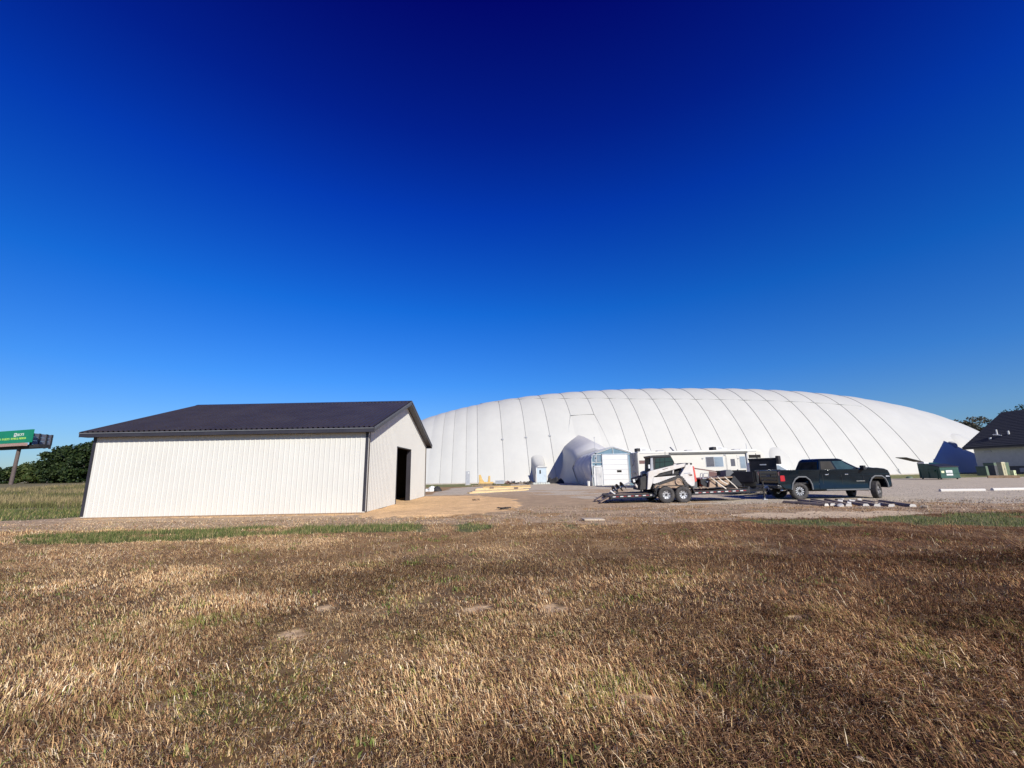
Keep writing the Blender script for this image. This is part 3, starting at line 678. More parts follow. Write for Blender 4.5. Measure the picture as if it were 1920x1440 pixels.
# kerb beam that anchors the fabric
for i in range(0, len(ub) - 1, 2):
    a = max(ub[i], -66); b = min(ub[min(i + 2, len(ub) - 1)], 66); rows = []
    for k in range(9):
        u = a + (b - a) * k / 8; p = dome_p(u, -1.0); q = Vector((math.sin(DA), -math.cos(DA), 0))
        rows.append([p + q * .35 + Vector((0, 0, -.2)), p + q * .35 + Vector((0, 0, .16)), p - q * .2 + Vector((0, 0, .16))])
    MB().grid(rows).build('anchor_beam', CONCRETE, dome, world=True)
# small hardware tabs on the cables
for u in (-39.8, -35.8, -31.7):
    p = dome_p(u, -.755, .12); MB().obox(p, (.35, .2, .22), (0, 0, DA)).build('cable_clamp', GREYPAINT, dome, world=True)
for u, t in ((27.0, -.985), (32.4, -.985)):
    p = dome_p(u, t, .15); MB().cyl((p.x, p.y, 0), (p.x, p.y, 1.0), .06).build('anchor_post', GALV, dome, world=True)
p = dome_p(42.6, -.83, .1); MB().ring(p, (-.3, -1, .4), [(0, 0.0), (.12, .55), (.02, .7), (-.2, .8)], 14).build('vent_patch', GREYPAINT, dome, world=True)
def arch_sec(c, ax, hw, h, flat=0.45, n=18, point=0.0):
    """arched cross-section centred at c, across the direction ax"""
    out = []
    for i in range(n + 1):
        a = math.pi * i / n; cx_ = math.cos(a); sz = math.sin(a)
        xx = math.copysign(abs(cx_) ** flat, cx_) * hw; zz = h * sz ** (0.75 - point * .0)
        if point: zz = h * ((1 - point) * sz ** .6 + point * (1 - abs(xx) / hw))
        out.append(Vector((c[0], c[1], 0)) + ax * xx + Vector((0, 0, zz)))
    return out
AX = Vector((math.cos(DA), math.sin(DA), 0)); BK = Vector((-math.sin(DA), math.cos(DA), 0))
def hood(name, u, hw0, h0, hw1, h1, fwd, back, mat_, rings=1):
    b = dome_p(u, -1.0); b.z = 0; rows = []
    for k in range(9):
        f = k / 8; e = f ** 1.6
        rows.append(arch_sec(b - BK * fwd + BK * (fwd + back) * f, AX, hw0 + (hw1 - hw0) * e, h0 + (h1 - h0) * e))
    return MB().grid(rows).build(name, mat_, dome, world=True, smooth=True), b
# personnel door with its fabric hood
_, hb = hood('door_hood', -34.3, .95, 2.55, 1.35, 4.3, 1.5, 2.1, FABRIC)
c = hb - BK * 1.5
sec = arch_sec(c, AX, .95, 2.55); MB().add(sec, [tuple(range(len(sec)))]).build('hood_front', FABRIC, dome, world=True)
c = hb - BK * 1.56
dr = MB().obox(c + Vector((0, 0, 1.12)), (1.45, .08, 2.2), (0, 0, DA)).build('door', BLUEGREY, dome, world=True)
fr = MB().obox(c - BK * .03 + Vector((0, 0, 2.30)), (1.75, .2, .13), (0, 0, DA)).build('door_header', GREYPAINT, dome, world=True)
def sub(parent, m, name, mat_):
    o = m.build(name, mat_); o.parent = parent
    off = parent.parent.location
    o.data.transform(Matrix.Translation(-Vector(off))); return o
sub(dr, MB().obox(c - AX * .22 - BK * .06 + Vector((0, 0, 1.62)), (.20, .05, .55), (0, 0, DA)), 'window', TINT)
sub(dr, MB().obox(c + AX * .52 - BK * .07 + Vector((0, 0, 1.05)), (.08, .08, .18), (0, 0, DA)), 'handle', GALV)
for sgn in (-1, 1):
    MB().obox(c + AX * (.79 * sgn) + Vector((0, 0, 1.12)), (.10, .14, 2.24), (0, 0, DA)).build('door_frame', WHITEPAINT, dome, world=True)
# bulges further along the side of the dome
def bulge(u, t0, ru, rt, lift):
    rows = []
    for i in range(15):
        r_ = []
        for j in range(15):
            a, b = -1 + 2 * i / 14, -1 + 2 * j / 14; rr = math.hypot(a, b); e = max(0, 1 - rr ** 2.2)
            r_.append(dome_p(u + a * ru, max(-1, t0 + b * rt), -.06 + lift * e ** .6))
        rows.append(r_)
    MB().grid(rows).build('fabric_bulge', FABRIC, dome, world=True, smooth=True)
bulge(6.9, -.93, 2.0, .075, .55)
bulge(46.6, -.80, 2.6, .085, .4)

# ------------------------------------------------------------------ entrance tunnel of the dome
tl = gd(1111, 911.2)
tun = thing('entrance_tunnel', 'grey fabric vehicle airlock with a white overhead door, joined to the dome', 'airlock', (tl.x + 2.5, tl.y, 0), 0.0)
TH = 2.5                                                # half width, local x across, y back
def tsec(y, hw, he, hp, bul=0.0, n=8):
    pts = [(-hw, 0), (-hw - bul * .6, he * .3), (-hw - bul, he * .6), (-hw * .985 - bul * .5, he * .85), (-hw * .90, he), (-hw * .75, he + (hp - he) * .28), (-hw * .4, he + (hp - he) * .62), (0, hp)]
    pts = pts + [(-x, z) for x, z in reversed(pts[:-1])]
    return [(x, y, z) for x, z in pts]
rows = []
for k in range(65):
    y = 0.1 + 11.5 * k / 64; s_ = abs(math.sin(math.pi * (y - .1) / 2.875))
    rows.append(tsec(y, TH + .01, 3.42 + .04 * s_, 4.25 + .05 * s_, 0.02 + 0.75 * s_ ** .8))
MB().grid(rows).build('fabric_cover', FABRIC_GREY, tun, smooth=True)
for k in range(5):
    y = 0.1 + 2.875 * k
    MB().tube(tsec(y, TH + .02, 3.43, 4.26, .03), .05, 6).build('frame_hoop', GALV, tun, smooth=True)
# the flared hood that joins tunnel to dome
def hsec(y, hw, he, hp, flare):
    pts = [(-hw - flare, 0), (-hw - flare * .45, he * .25), (-hw - flare * .12, he * .5), (-hw, he * .75), (-hw * .97, he * .95), (-hw * .82, he + (hp - he) * .22), (-hw * .45, he + (hp - he) * .60), (0, hp)]
    pts = pts + [(-x, z) for x, z in reversed(pts[:-1])]
    return [(x, y, z) for x, z in pts]
rows = []
for k in range(13):
    f = k / 12; y = 11.2 + 13.5 * f; e = f ** .55
    rows.append(hsec(y, TH + .22 + .45 * e, 3.75 + 1.6 * e, 4.75 + 2.9 * e, 2.2 * f ** 1.3))
MB().grid(rows).build('transition_hood', FABRIC_HOOD, tun, smooth=True)
rows = [tsec(9.7, TH + .05, 3.47, 4.32, .78), tsec(10.5, TH + .1, 3.6, 4.5, .5), hsec(11.2, TH + .22, 3.75, 4.75, .0)]
MB().grid(rows).build('hood_collar', FABRIC, tun, smooth=True)
# front frame
fs = tsec(0.0, TH, 3.42, 4.25, 0.0)
MB().add([(x, .06, z) for x, y, z in fs], [tuple(range(len(fs)))]).build('gable_glazing', TRANSLUCENT, tun)
MB().tube([(x, .0, z) for x, y, z in fs], .06, 6).build('gable_frame', GALV, tun, smooth=True)
for (x0, z0, x1, z1) in [(-1.85, 3.55, 0, 4.15), (1.85, 3.55, 0, 4.15), (-2.4, 3.38, 2.4, 3.38), (0, 3.38, 0, 4.2), (-2.45, 2.55, -1.25, 2.55), (-2.45, 2.15, -1.25, 2.15), (-1.3, 0, -1.3, 3.38), (-1.9, 2.55, -1.9, 3.38), (-2.42, 0, -2.42, 3.3)]:
    MB().tube([(x0, .02, z0), (x1, .02, z1)], .035, 5).build('glazing_bar', WHITEPAINT, tun)
od = MB().box(-1.22, 1.55, -.03, .04, 0.03, .10).build('overhead_door', WHITEPAINT, tun)
for k in range(6):
    z = .1 + k * .54
    sct = MB().box(-1.22, 1.55, -.05, .04, z + .006, z + .534).build('door_section', WHITEPAINT, tun, bevel=.012)
MB().box(.30, .80, -.062, -.045, 1.42, 1.66).build('door_window', TINT, tun)
for xx in (-1.30, 1.56): MB().box(xx, xx + .07, -.09, .05, 0, 3.42).build('door_track', GALV, tun)
MB().box(-1.3, 1.63, -.09, .05, 3.36, 3.46).build('door_header', GALV, tun)
wd = MB().box(-2.18, -1.42, -.05, .03, .04, 2.02).build('side_door', mat('pale_grey_door', (.48, .48, .46), .6, var=.2, scale=1.3), tun)
h_ = MB().box(-1.56, -1.50, -.10, -.05, .95, 1.1).build('handle', GALV); h_.parent = wd
for x0, x1, z0, z1 in ((-2.28, -2.18, 0, 2.12), (-1.42, -1.32, 0, 2.12), (-2.28, -1.32, 2.04, 2.14)): MB().box(x0, x1, -.07, .04, z0, z1).build('door_frame', WHITEPAINT, tun)
MB().box(-2.40, -2.30, -.06, .03, .9, 1.25).build('meter_box', GREYPAINT, tun)
for k, (sx0, sz0) in enumerate([(-2.2, 2.6), (-1.85, 2.6)]):
    MB().box(sx0 + .02, sx0 + .32, .0, .02, sz0 + .05, sz0 + .7).build('glazing_pane', PALEGLASS, tun)
# pole in front of the tunnel corner
pp = gd(1120, 911.6)
pl = thing('antenna_pole', 'thin antenna pole standing at the left front corner of the airlock', 'pole', (pp.x - .1, pp.y - .35, 0))
MB().cyl((0, 0, 0), (0, 0, 5.25), .025, .018, 8).build('mast', GALV, pl)
MB().cyl((-.06, 0, 5.15), (.06, 0, 5.25), .04, .03, 8).build('antenna_tip', GREYPAINT, pl)
for z in (2.2, 2.9, 3.4): MB().box(-.05, .07, -.04, .06, z, z + .14).build('clamp', BLACKMATT, pl)

# ------------------------------------------------------------------ house at the right edge
hc = gd(1836, 888.1)
HX, HY = hc.x, hc.y
house = thing('house', 'grey walled house with a steep dark shingle roof at the right edge', 'house', (HX, HY, 0))
HL, HW, HE = 13.0, 14.5, 4.1                    # runs towards the viewer along -Y
MB().box(HX, HX + HW, HY - HL, HY, 1.15, HE).build('wall', STUCCO, house, world=True)
MB().box(HX + .06, HX + HW - .06, HY - HL + .06, HY - .06, -.2, 1.15).build('foundation', FOUND, house, world=True)
oh = .85; rise = 0.72; hr = HW / 2 + oh
x0, x1, xm = HX - oh, HX + HW + oh, HX + HW / 2; y0, y1 = HY - HL - oh, HY + .9; z0 = HE - .05; z1 = z0 + hr * rise
m = MB()
for (xa, sg) in ((x0, 1), (x1, -1)):
    m.hexa([(xa, y0, z0), (xm, y0, z1), (xm, y1, z1), (xa, y1, z0), (xa, y0, z0 + .2), (xm, y0, z1 + .2), (xm, y1, z1 + .2), (xa, y1, z0 + .2)])
rf = m.build('roof', SHINGLE, house, world=True)
for k in range(22):      # shingle courses
    f0 = k / 22; xa = x0 + hr * f0; za = z0 + .2 + hr * rise * f0; f1 = (k + 1) / 22; xb = x0 + hr * f1; zb = z0 + .2 + hr * rise * f1
    o = MB().hexa([(xa - .02, y0 - .02, za - .01), (xb, y0 - .02, zb - .01), (xb, y1 + .02, zb - .01), (xa - .02, y1 + .02, za - .01), (xa - .02, y0 - .02, za + .05), (xb, y0 - .02, zb + .015), (xb, y1 + .02, zb + .015), (xa - .02, y1 + .02, za + .05)]).build('shingle_course', SHINGLE)
    o.data.transform(Matrix.Translation((-HX, -HY, 0))); o.parent = rf
MB().box(x0 + .002, x0 + .10, y0, y1, z0 - .14, z0 + .15).build('gutter', DARK_STEEL, house, world=True)
MB().box(x0 + .06, HX, y0 + .1, y1 - .1, z0 - .12, z0 - .06).build('soffit', FOUND, house, world=True)
MB().add([(HX, HY - .02, HE), (HX + HW, HY - .02, HE), (xm, HY - .02, HE + HW / 2 * rise)], [(0, 1, 2)]).build('gable', STUCCO, house, world=True)
MB().add([(HX, HY - HL + .02, HE), (HX + HW, HY - HL + .02, HE), (xm, HY - HL + .02, HE + HW / 2 * rise)], [(0, 1, 2)]).build('gable', STUCCO, house, world=True)
def on_roof(f, y): return Vector((x0 + hr * f, y, z0 + .2 + hr * rise * f))
for f, dy, h_, r_ in ((.30, -2.6, .9, .10), (.30, -4.2, .55, .12), (.20, -2.2, .25, .16)):
    p = on_roof(f, HY + dy); MB().cyl(p - Vector((0, 0, .2)), p + Vector((0, 0, h_)), r_, r_, 10).build('vent_pipe', WHITEPAINT, house, world=True)
p = on_roof(.26, HY - 2.9); MB().cyl(p + Vector((0, -.5, .15)), p + Vector((0, .6, .35)), .09, .09, 8).build('vent_pipe', WHITEPAINT, house, world=True)
MB().box(HX - .06, HX, HY - 2.6, HY - 1.5, 3.35, 3.62).build('wall_light', GREYPAINT, house, world=True)
for k in range(2):
    MB().box(HX - .01, HX + .05, HY - 7 - k * 4.5, HY - 5.8 - k * 4.5, .25, .85).build('vent', GREYPAINT, house, world=True)

# ------------------------------------------------------------------ wheels
def wheel(parent, c, r, w, rim_r, style, turn=0.0, n=28, name='wheel', out=-1):
    """wheel = tyre with its rim as sub-part; the axle runs along local Y, outer face towards out"""
    ax = Vector((-math.sin(turn) * out, math.cos(turn) * out, 0)) if turn else Vector((0, out, 0))
    c = Vector(c); h = w / 2
    m = MB(); m.ring(c, ax, [(-h * .8, rim_r), (-h, rim_r + (r - rim_r) * .45), (-h * .88, r * .96), (-h * .55, r), (h * .55, r), (h * .88, r * .96), (h, rim_r + (r - rim_r) * .45), (h * .8, rim_r), (h * .3, rim_r * .96)], n)
    ty = m.build(name, RUBBER, parent, smooth=True)
    # tread lugs
    m = MB(); a0 = ax.orthogonal().normalized(); b0 = ax.cross(a0)
    for i in range(34):
        t = 2 * math.pi * i / 34; e = a0 * math.cos(t) + b0 * math.sin(t); q = -a0 * math.sin(t) + b0 * math.cos(t)
        for s_ in (-.62, .0, .62):
            p = c + ax * (h * s_) + e * (r - .004); hw_ = h * .26; 
            v = [p + ax * (i_ * hw_) + q * (j_ * r * .055) + e * k_ for k_ in (0, .014) for i_, j_ in ((-1, -1), (1, -1), (1, 1), (-1, 1))]
            m.hexa(v)
    o = m.build('tread', RUBBER); o.parent = ty
    m = MB()
    m.ring(c, ax, [(h * .72, rim_r), (h * .78, rim_r * .97), (h * .55, rim_r * .90), (h * .30, rim_r * .86), (h * .22, rim_r * .55 if style == 'steel' else rim_r * .2), (h * .2, 0.0)], n)
    rm = m.build('rim', STEELRIM if style == 'steel' else BLACK, smooth=False); rm.parent = ty
    m = MB()
    a = ax.orthogonal().normalized(); b = ax.cross(a)
    if style == 'steel':
        for i in range(8):
            t = 2 * math.pi * i / 8; e = a * math.cos(t) + b * math.sin(t)
            m.cyl(c + ax * (h * .28) + e * rim_r * .72, c + ax * (h * .36) + e * rim_r * .72, rim_r * .12, n=8)
        o = m.build('vent_hole', BLACK); o.parent = ty
        m = MB(); m.cyl(c + ax * (h * .2), c + ax * (h * .62), rim_r * .26, rim_r * .20, 12)
        for i in range(8):
            t = 2 * math.pi * (i + .5) / 8; e = a * math.cos(t) + b * math.sin(t)
            m.cyl(c + ax * (h * .2) + e * rim_r * .42, c + ax * (h * .36) + e * rim_r * .42, rim_r * .05, n=6)
        o = m.build('hub', BLACKMATT); o.parent = ty
    else:
        for i in range(12):
            t = 2 * math.pi * i / 12 + .1; e = a * math.cos(t) + b * math.sin(t); q = -a * math.sin(t) + b * math.cos(t)
            m.hexa([c + ax * (h * z_) + e * (rim_r * rr) + q * (s_ * rim_r * ww) for z_ in (.28, .62) for rr, ww, s_ in ((.34, .055, -1), (.34, .055, 1), (.93, .13, 1), (.93, .13, -1))])
        o = m.build('spoke', mat('machined_alloy', (.72, .72, .73), .25, metal=.7, var=.03)); o.parent = ty
        m = MB(); m.cyl(c + ax * (h * .2), c + ax * (h * .66), rim_r * .22, rim_r * .2, 12); m.ring(c, ax, [(h * .7, rim_r * 1.0), (h * .82, rim_r * .98), (h * .72, rim_r * .92)], n)
        o = m.build('hub', BLACK); o.parent = ty
    return ty

# ------------------------------------------------------------------ black pickup truck
TY0, TY1 = 22.42, 24.42
tk = thing('pickup_truck', 'black crew cab pickup truck hitched to the equipment trailer', 'pickup', (14.64, (TY0 + TY1) / 2, 0))
def T(*pts): return XZ(pts, TY0)
arch_r = T((1486, 919), (1487, 908), (1491, 900), (1497, 895.5), (1510, 895.5), (1517, 901), (1521, 909), (1522.5, 918.6))
arch_f = T((1631, 919), (1631.5, 906), (1634.5, 898), (1640, 893.5), (1652, 893.5), (1658.5, 898), (1662.5, 906), (1664.5, 914))
tail = T((1461.5, 881.5))[0]; cabr = T((1536, 881))[0]
# bed sides with the rear arch
def flank(o, y_out=True):
    me_ = o.data; bm = bmesh.new(); bm.from_mesh(me_); cy_ = (TY0 + TY1) / 2 - tk.location.y
    for z in (.62, .78, .92, 1.06, 1.16, 1.26, 1.33):
        bmesh.ops.bisect_plane(bm, geom=bm.verts[:] + bm.edges[:] + bm.faces[:], plane_co=(0, 0, z), plane_no=(0, 0, 1))
    for v in bm.verts:
        z = v.co.z; k = -.055 * max(0, (z - 1.12) / .26) ** 2 - .06 * max(0, (.95 - z) / .5) ** 1.6 + (.012 if 1.1 < z < 1.2 else 0)
        if abs(v.co.y) > .95: v.co.y += math.copysign(k, v.co.y)
    bm.to_mesh(me_); bm.free()
    for p in me_.polygons: p.use_smooth = abs(p.normal.y) > .75
side = T((1461.5, 881.4), (1536, 880.6), (1536, 918.6)) + list(reversed(arch_r)) + T((1472, 917), (1462, 908))
for y0, y1 in ((TY0, TY0 + .13), (TY1 - .13, TY1)):
    flank(MB().ext(side, y0, y1).build('bed_side', TRUCKPAINT, tk, world=True, bevel=.03, seg=3))
xb, zt = tail; xc = cabr[0]
MB().box(xb + .02, xc, TY0 + .13, TY1 - .13, .78, .84).build('bed_floor', BLACKMATT, tk, world=True)
MB().box(xb + .05, xc - .02, TY0 + .3, TY1 - .3, .55, .78).build('chassis', BLACKMATT, tk, world=True)
# cab and bonnet body
body = T((1536, 880.6), (1575, 880.4), (1612, 880.2), (1622, 877.2), (1640, 876.8), (1655, 878.4), (1663.5, 881.5), (1668, 887), (1671, 896), (1672, 906)) + [T((1668, 914))[0]] + list(reversed(arch_f)) + T((1627, 919.6), (1536, 918.6))
flank(MB().ext(body, TY0, TY1).build('body', TRUCKPAINT, tk, world=True, bevel=.05, seg=3))
# bonnet bulge
MB().ext(T((1621, 877.3), (1640, 875.6), (1656, 877.6), (1660, 881), (1622, 881)), TY0 + .35, TY1 - .35).build('hood', TRUCKPAINT, tk, world=True, bevel=.04, seg=3)
# greenhouse
def zz(px, py): return at(px, py, TY0).z
zb = zz(1575, 881.0); zr = zz(1560, 860.6)
x_rb, x_rt, x_ft, x_fb = at(1535.5, 881, TY0).x, at(1537.5, 862, TY0).x + .05, at(1584, 862, TY0).x, at(1618, 878, TY0).x
ins = .20; zr2 = zr - .06
sec_b = [(x_rb, TY0 + .03), (x_fb, TY0 + .03), (x_fb, TY1 - .03), (x_rb, TY1 - .03)]
sec_t = [(x_rt, TY0 + ins), (x_ft, TY0 + ins), (x_ft, TY1 - ins), (x_rt, TY1 - ins)]
m = MB(); m.hexa([(x, y, zb - .02) for x, y in sec_b] + [(x, y, zr2) for x, y in sec_t]); m.build('cab', TRUCKPAINT, tk, world=True, bevel=.05, seg=3)
MB().hexa([(x_rt - .02, TY0 + ins - .01, zr2), (x_ft + .10, TY0 + ins - .01, zr2), (x_ft + .10, TY1 - ins + .01, zr2), (x_rt - .02, TY1 - ins + .01, zr2), (x_rt + .12, TY0 + ins + .12, zr + .03), (x_ft - .12, TY0 + ins + .12, zr + .03), (x_ft - .12, TY1 - ins - .12, zr + .03), (x_rt + .12, TY1 - ins - .12, zr + .03)]).build('roof', TRUCKPAINT, tk, world=True, bevel=.04, seg=3)
def face_pt(A, B, C, D, s, t):     # bilinear on quad A(bottom-left) B(bottom-right) C(top-right) D(top-left)
    A, B, C, D = map(Vector, (A, B, C, D)); return (A * (1 - s) + B * s) * (1 - t) + (D * (1 - s) + C * s) * t
def pane(quad, st, nrm, mat_, name, parent, thick=.012):
    pts = [face_pt(*quad, s, t) for s, t in st]; n = Vector(nrm).normalized()
    m = MB(); k = len(pts); v = [p + n * .004 for p in pts] + [p + n * (.004 + thick) for p in pts]
    m.add(v, [tuple(range(k)), tuple(range(2 * k - 1, k - 1, -1))] + [(i, i + k, (i + 1) % k + k, (i + 1) % k) for i in range(k)])
    return m.build(name, mat_, parent, world=True)
near = ((x_rb, TY0 + .03, zb - .02), (x_fb, TY0 + .03, zb - .02), (x_ft, TY0 + ins, zr2), (x_rt, TY0 + ins, zr2))
far_ = ((x_rb, TY1 - .03, zb - .02), (x_fb, TY1 - .03, zb - .02), (x_ft, TY1 - ins, zr2), (x_rt, TY1 - ins, zr2))
for q, ny in ((near, -1), (far_, 1)):
    pane(q, [(.05, .10), (.39, .10), (.455, .90), (.06, .90)], (0, ny, .3), TINT, 'rear_door_window', tk)
    pane(q, [(.43, .10), (.80, .10), (.90, .26), (.86, .62), (.90, .90), (.51, .90)], (0, ny, .3), GREENGLASS, 'front_door_window', tk)
pane(((x_rb, TY1 - .03, zb - .02), (x_rb, TY0 + .03, zb - .02), (x_rt, TY0 + ins, zr2), (x_rt, TY1 - ins, zr2)), [(.06, .12), (.94, .12), (.92, .88), (.08, .88)], (-1, 0, .1), mat('glass_painted_reflection', (.085, .062, .036), .6, var=.5, scale=1.8, spec=0.0), 'rear_window', tk)  # warm matt colour stands in for a ground reflection in the glass
pane(((x_fb, TY0 + .03, zb - .02), (x_fb, TY1 - .03, zb - .02), (x_ft, TY1 - ins, zr2), (x_ft, TY0 + ins, zr2)), [(.05, .06), (.95, .06), (.93, .94), (.07, .94)], (1, 0, .6), GREENGLASS, 'windshield', tk)
# tailgate and rear
MB().box(xb - .03, xb + .05, TY0 + .15, TY1 - .15, .82, zt - .01).build('tailgate', TRUCKPAINT, tk, world=True, bevel=.025)
for z in (.95, 1.12, 1.27): MB().box(xb - .05, xb - .028, TY0 + .3, TY1 - .3, z, z + .05).build('tailgate_crease', BLACK, tk, world=True, bevel=.012)
MB().box(xb - .055, xb - .03, TY0 + .82, TY1 - .82, 1.16, 1.26).build('tailgate_badge', GREYTRIM, tk, world=True)
for y0, y1 in ((TY0 + .0, TY0 + .15), (TY1 - .15, TY1 + .0)):
    MB().box(xb - .035, xb + .22, y0 - .014 if y0 < 23 else y0, y1 if y0 < 23 else y1 + .014, .92, zt - .07).build('tail_lamp', REDLAMP, tk, world=True, bevel=.03, seg=3)
rb = MB().box(xb - .22, xb + .22, TY0 + .02, TY1 - .02, .55, .76).build('rear_bumper', BLACK, tk, world=True, bevel=.04, seg=3)
MB().box(xb - .10, xb + .2, TY0 + .005, TY0 + .05, .66, .74).build('bumper_step', GREYTRIM, tk, world=True)
MB().box(xb - .235, xb - .215, 23.27, 23.57, .60, .72).build('licence_plate', mat('plate', (.62, .68, .6), .5, var=.1), tk, world=True)
MB().cyl((xb + .0, TY0 + .12, .48), (xb + .45, TY0 + .2, .5), .05, .05, 10).build('exhaust_tip', CHROME, tk, world=True)
# flares, running board, handles, mirror, lamps, grille
def flare(arch, name):
    n = len(arch); cxm = sum(p[0] for p in arch) / n; outer = []
    czm = min(p[1] for p in arch)
    for x, z in arch:
        d = Vector((x - cxm, z - czm)); l = max(d.length, .01); outer.append((x + d.x / l * .075, z + d.y / l * .075))
    m = MB(); poly = arch + list(reversed(outer)); m.ext(poly, TY0 - .055, TY0 + .05); m.build(name, GREYTRIM, tk, world=True, bevel=.02)
    m = MB(); m.ext(poly, TY1 - .05, TY1 + .055); m.build(name, GREYTRIM, tk, world=True, bevel=.02)
flare(arch_r, 'wheel_flare'); flare(arch_f, 'wheel_flare')
for y0, y1 in ((TY0 - .13, TY0 + .03), (TY1 - .03, TY1 + .13)):
    MB().box(at(1547, 919, TY0).x, at(1627, 919, TY0).x, y0, y1, .43, .50).build('running_board', GREYTRIM, tk, world=True, bevel=.02)
for px in (1549, 1586): MB().box(at(px, 888, TY0).x - .09, at(px, 888, TY0).x + .09, TY0 - .04, TY0 + .0, 1.20, 1.245).build('door_handle', CHROME, tk, world=True, bevel=.01)
for px in (1541.5, 1577, 1617.5):
    x = at(px, 890, TY0).x; MB().box(x - .006, x + .006, TY0 - .0145, TY0 + .03, .62, 1.30).build('door_gap', BLACK, tk, world=True)
MB().box(at(1606, 904, TY0).x, at(1622, 904, TY0).x, TY0 - .016, TY0 + .0, .86, .90).build('door_badge', CHROME, tk, world=True)
MB().box(at(1475, 886, TY0).x, at(1480, 886, TY0).x, TY0 - .012, TY0 + .0, 1.22, 1.28).build('bed_badge', CHROME, tk, world=True)
fx = at(1531, 910, TY0)
MB().ext(T((1529, 914), (1533, 907), (1543, 906), (1543, 914)), TY0 - .006, TY0 + .03).build('bed_step', GREYTRIM, tk, world=True)
for yy, sg in ((TY0, -1), (TY1, 1)):
    xm_ = at(1613.5, 877, TY0).x
    y0, y1 = sorted((yy + sg * .02, yy + sg * .28)); MB().box(xm_ - .08, xm_ + .06, y0, y1, 1.42, 1.66).build('mirror', BLACK, tk, world=True, bevel=.03)
xn = at(1671.5, 902, TY0).x
MB().box(xn - .25, xn + .06, TY0 + .03, TY1 - .03, .55, .84).build('front_bumper', BLACK, tk, world=True, bevel=.06, seg=3)
MB().box(xn - .08, xn + .02, TY0 + .45, TY1 - .45, .86, 1.26).build('grille', BLACKMATT, tk, world=True, bevel=.03)
for y0, y1 in ((TY0 - .005, TY0 + .36), (TY1 - .36, TY1 + .005)):
    MB().box(xn - .26, xn - .02, y0, y1, 1.05, 1.27).build('headlight', mat('headlight', (.5, .52, .55), .1, var=.1, spec=.8), tk, world=True, bevel=.03)
ly = -1.0
for x, y, turn, o_ in ((0.02, -.86, 0, -1), (0.02, .86, 0, 1), (4.02, -.84, .62, -1), (4.02, .84, .62, 1)):
    wheel(tk, (x, y, .425), .425, .29, .245, 'alloy', turn if o_ < 0 else turn, out=o_)
MB().box(14.64 - .06, 14.64 + .1, TY0 + .2, TY1 - .2, .36, .5).build('rear_axle', BLACKMATT, tk, world=True)
MB().box(14.9, 18.9, TY0 + .55, TY1 - .55, .38, .56).build('underbody', BLACKMATT, tk, world=True)
MB().box(xb + .2, xc - .2, TY0 + .16, TY0 + .9, zt - .2, zt - .12).build('bed_rail_box', BLACKMATT, tk, world=True)

# ------------------------------------------------------------------ black dump trailer behind
dt = thing('dump_trailer', 'black dump trailer with a tall front board, parked behind the pickup tailgate', 'trailer', (15.35, 28.4, 0), R(40))
def D(m, n, mt=BLACK, **k): return m.build(n, mt, dt, **k)
for s_ in (-1, 1): D(MB().box(-2.0, 2.2, s_ * 1.05 - .05, s_ * 1.05 + .05, .78, 1.42), 'side_panel', bevel=.015)
for s_ in (-1, 1):
    for k in range(7): D(MB().box(-1.9 + k * .66, -1.82 + k * .66, s_ * 1.14 - .045, s_ * 1.14 + .045, .80, 1.40), 'side_post')
    D(MB().box(-2.02, 2.22, s_ * 1.08 - .09, s_ * 1.08 + .09, 1.42, 1.50), 'top_rail')
D(MB().box(-2.0, 2.2, -1.04, 1.04, .72, .80), 'floor'); D(MB().box(-2.1, -2.0, -1.05, 1.05, .8, 1.42), 'tailgate', bevel=.01)
D(MB().box(2.2, 2.3, -.95, .75, .78, 2.2), 'front_board', bevel=.02)
D(MB().box(2.15, 2.45, -1.0, .78, 2.14, 2.28), 'tarp_housing', BLACKMATT, bevel=.04); D(MB().box(2.1, 2.5, -1.2, -.98, 1.85, 2.4), 'tarp_motor', BLACKMATT, bevel=.05); D(MB().cyl((2.3, .2, 2.2), (2.2, .24, 2.62), .04, .02), 'tarp_arm', BLACKMATT)
D(MB().box(-2.1, 2.6, -.5, -.36, .5, .72), 'frame_rail'); D(MB().box(-2.1, 2.6, .36, .5, .5, .72), 'frame_rail')
D(MB().ext([(2.6, .5), (3.9, .5), (3.9, .66), (2.6, .72)], -.08, .08), 'tongue')
D(MB().box(-.9, .9, -1.42, -1.1, .82, .88), 'fender'); D(MB().box(-.9, .9, 1.1, 1.42, .82, .88), 'fender')
D(MB().box(-.85, -.35, -1.165, -1.15, 1.43, 1.48), 'reflector_tape', TAPE_R); D(MB().box(-.35, -.1, -1.165, -1.15, 1.43, 1.48), 'reflector_tape', TAPE_W)
D(MB().box(2.17, 2.195, -.35, .05, 1.80, 1.87), 'front_board_badge', PAPER)
for x in (-.42, .42):
    for s_ in (-1, 1): wheel(dt, (x, s_ * 1.26, .36), .36, .22, .2, 'steel', out=s_, n=18)

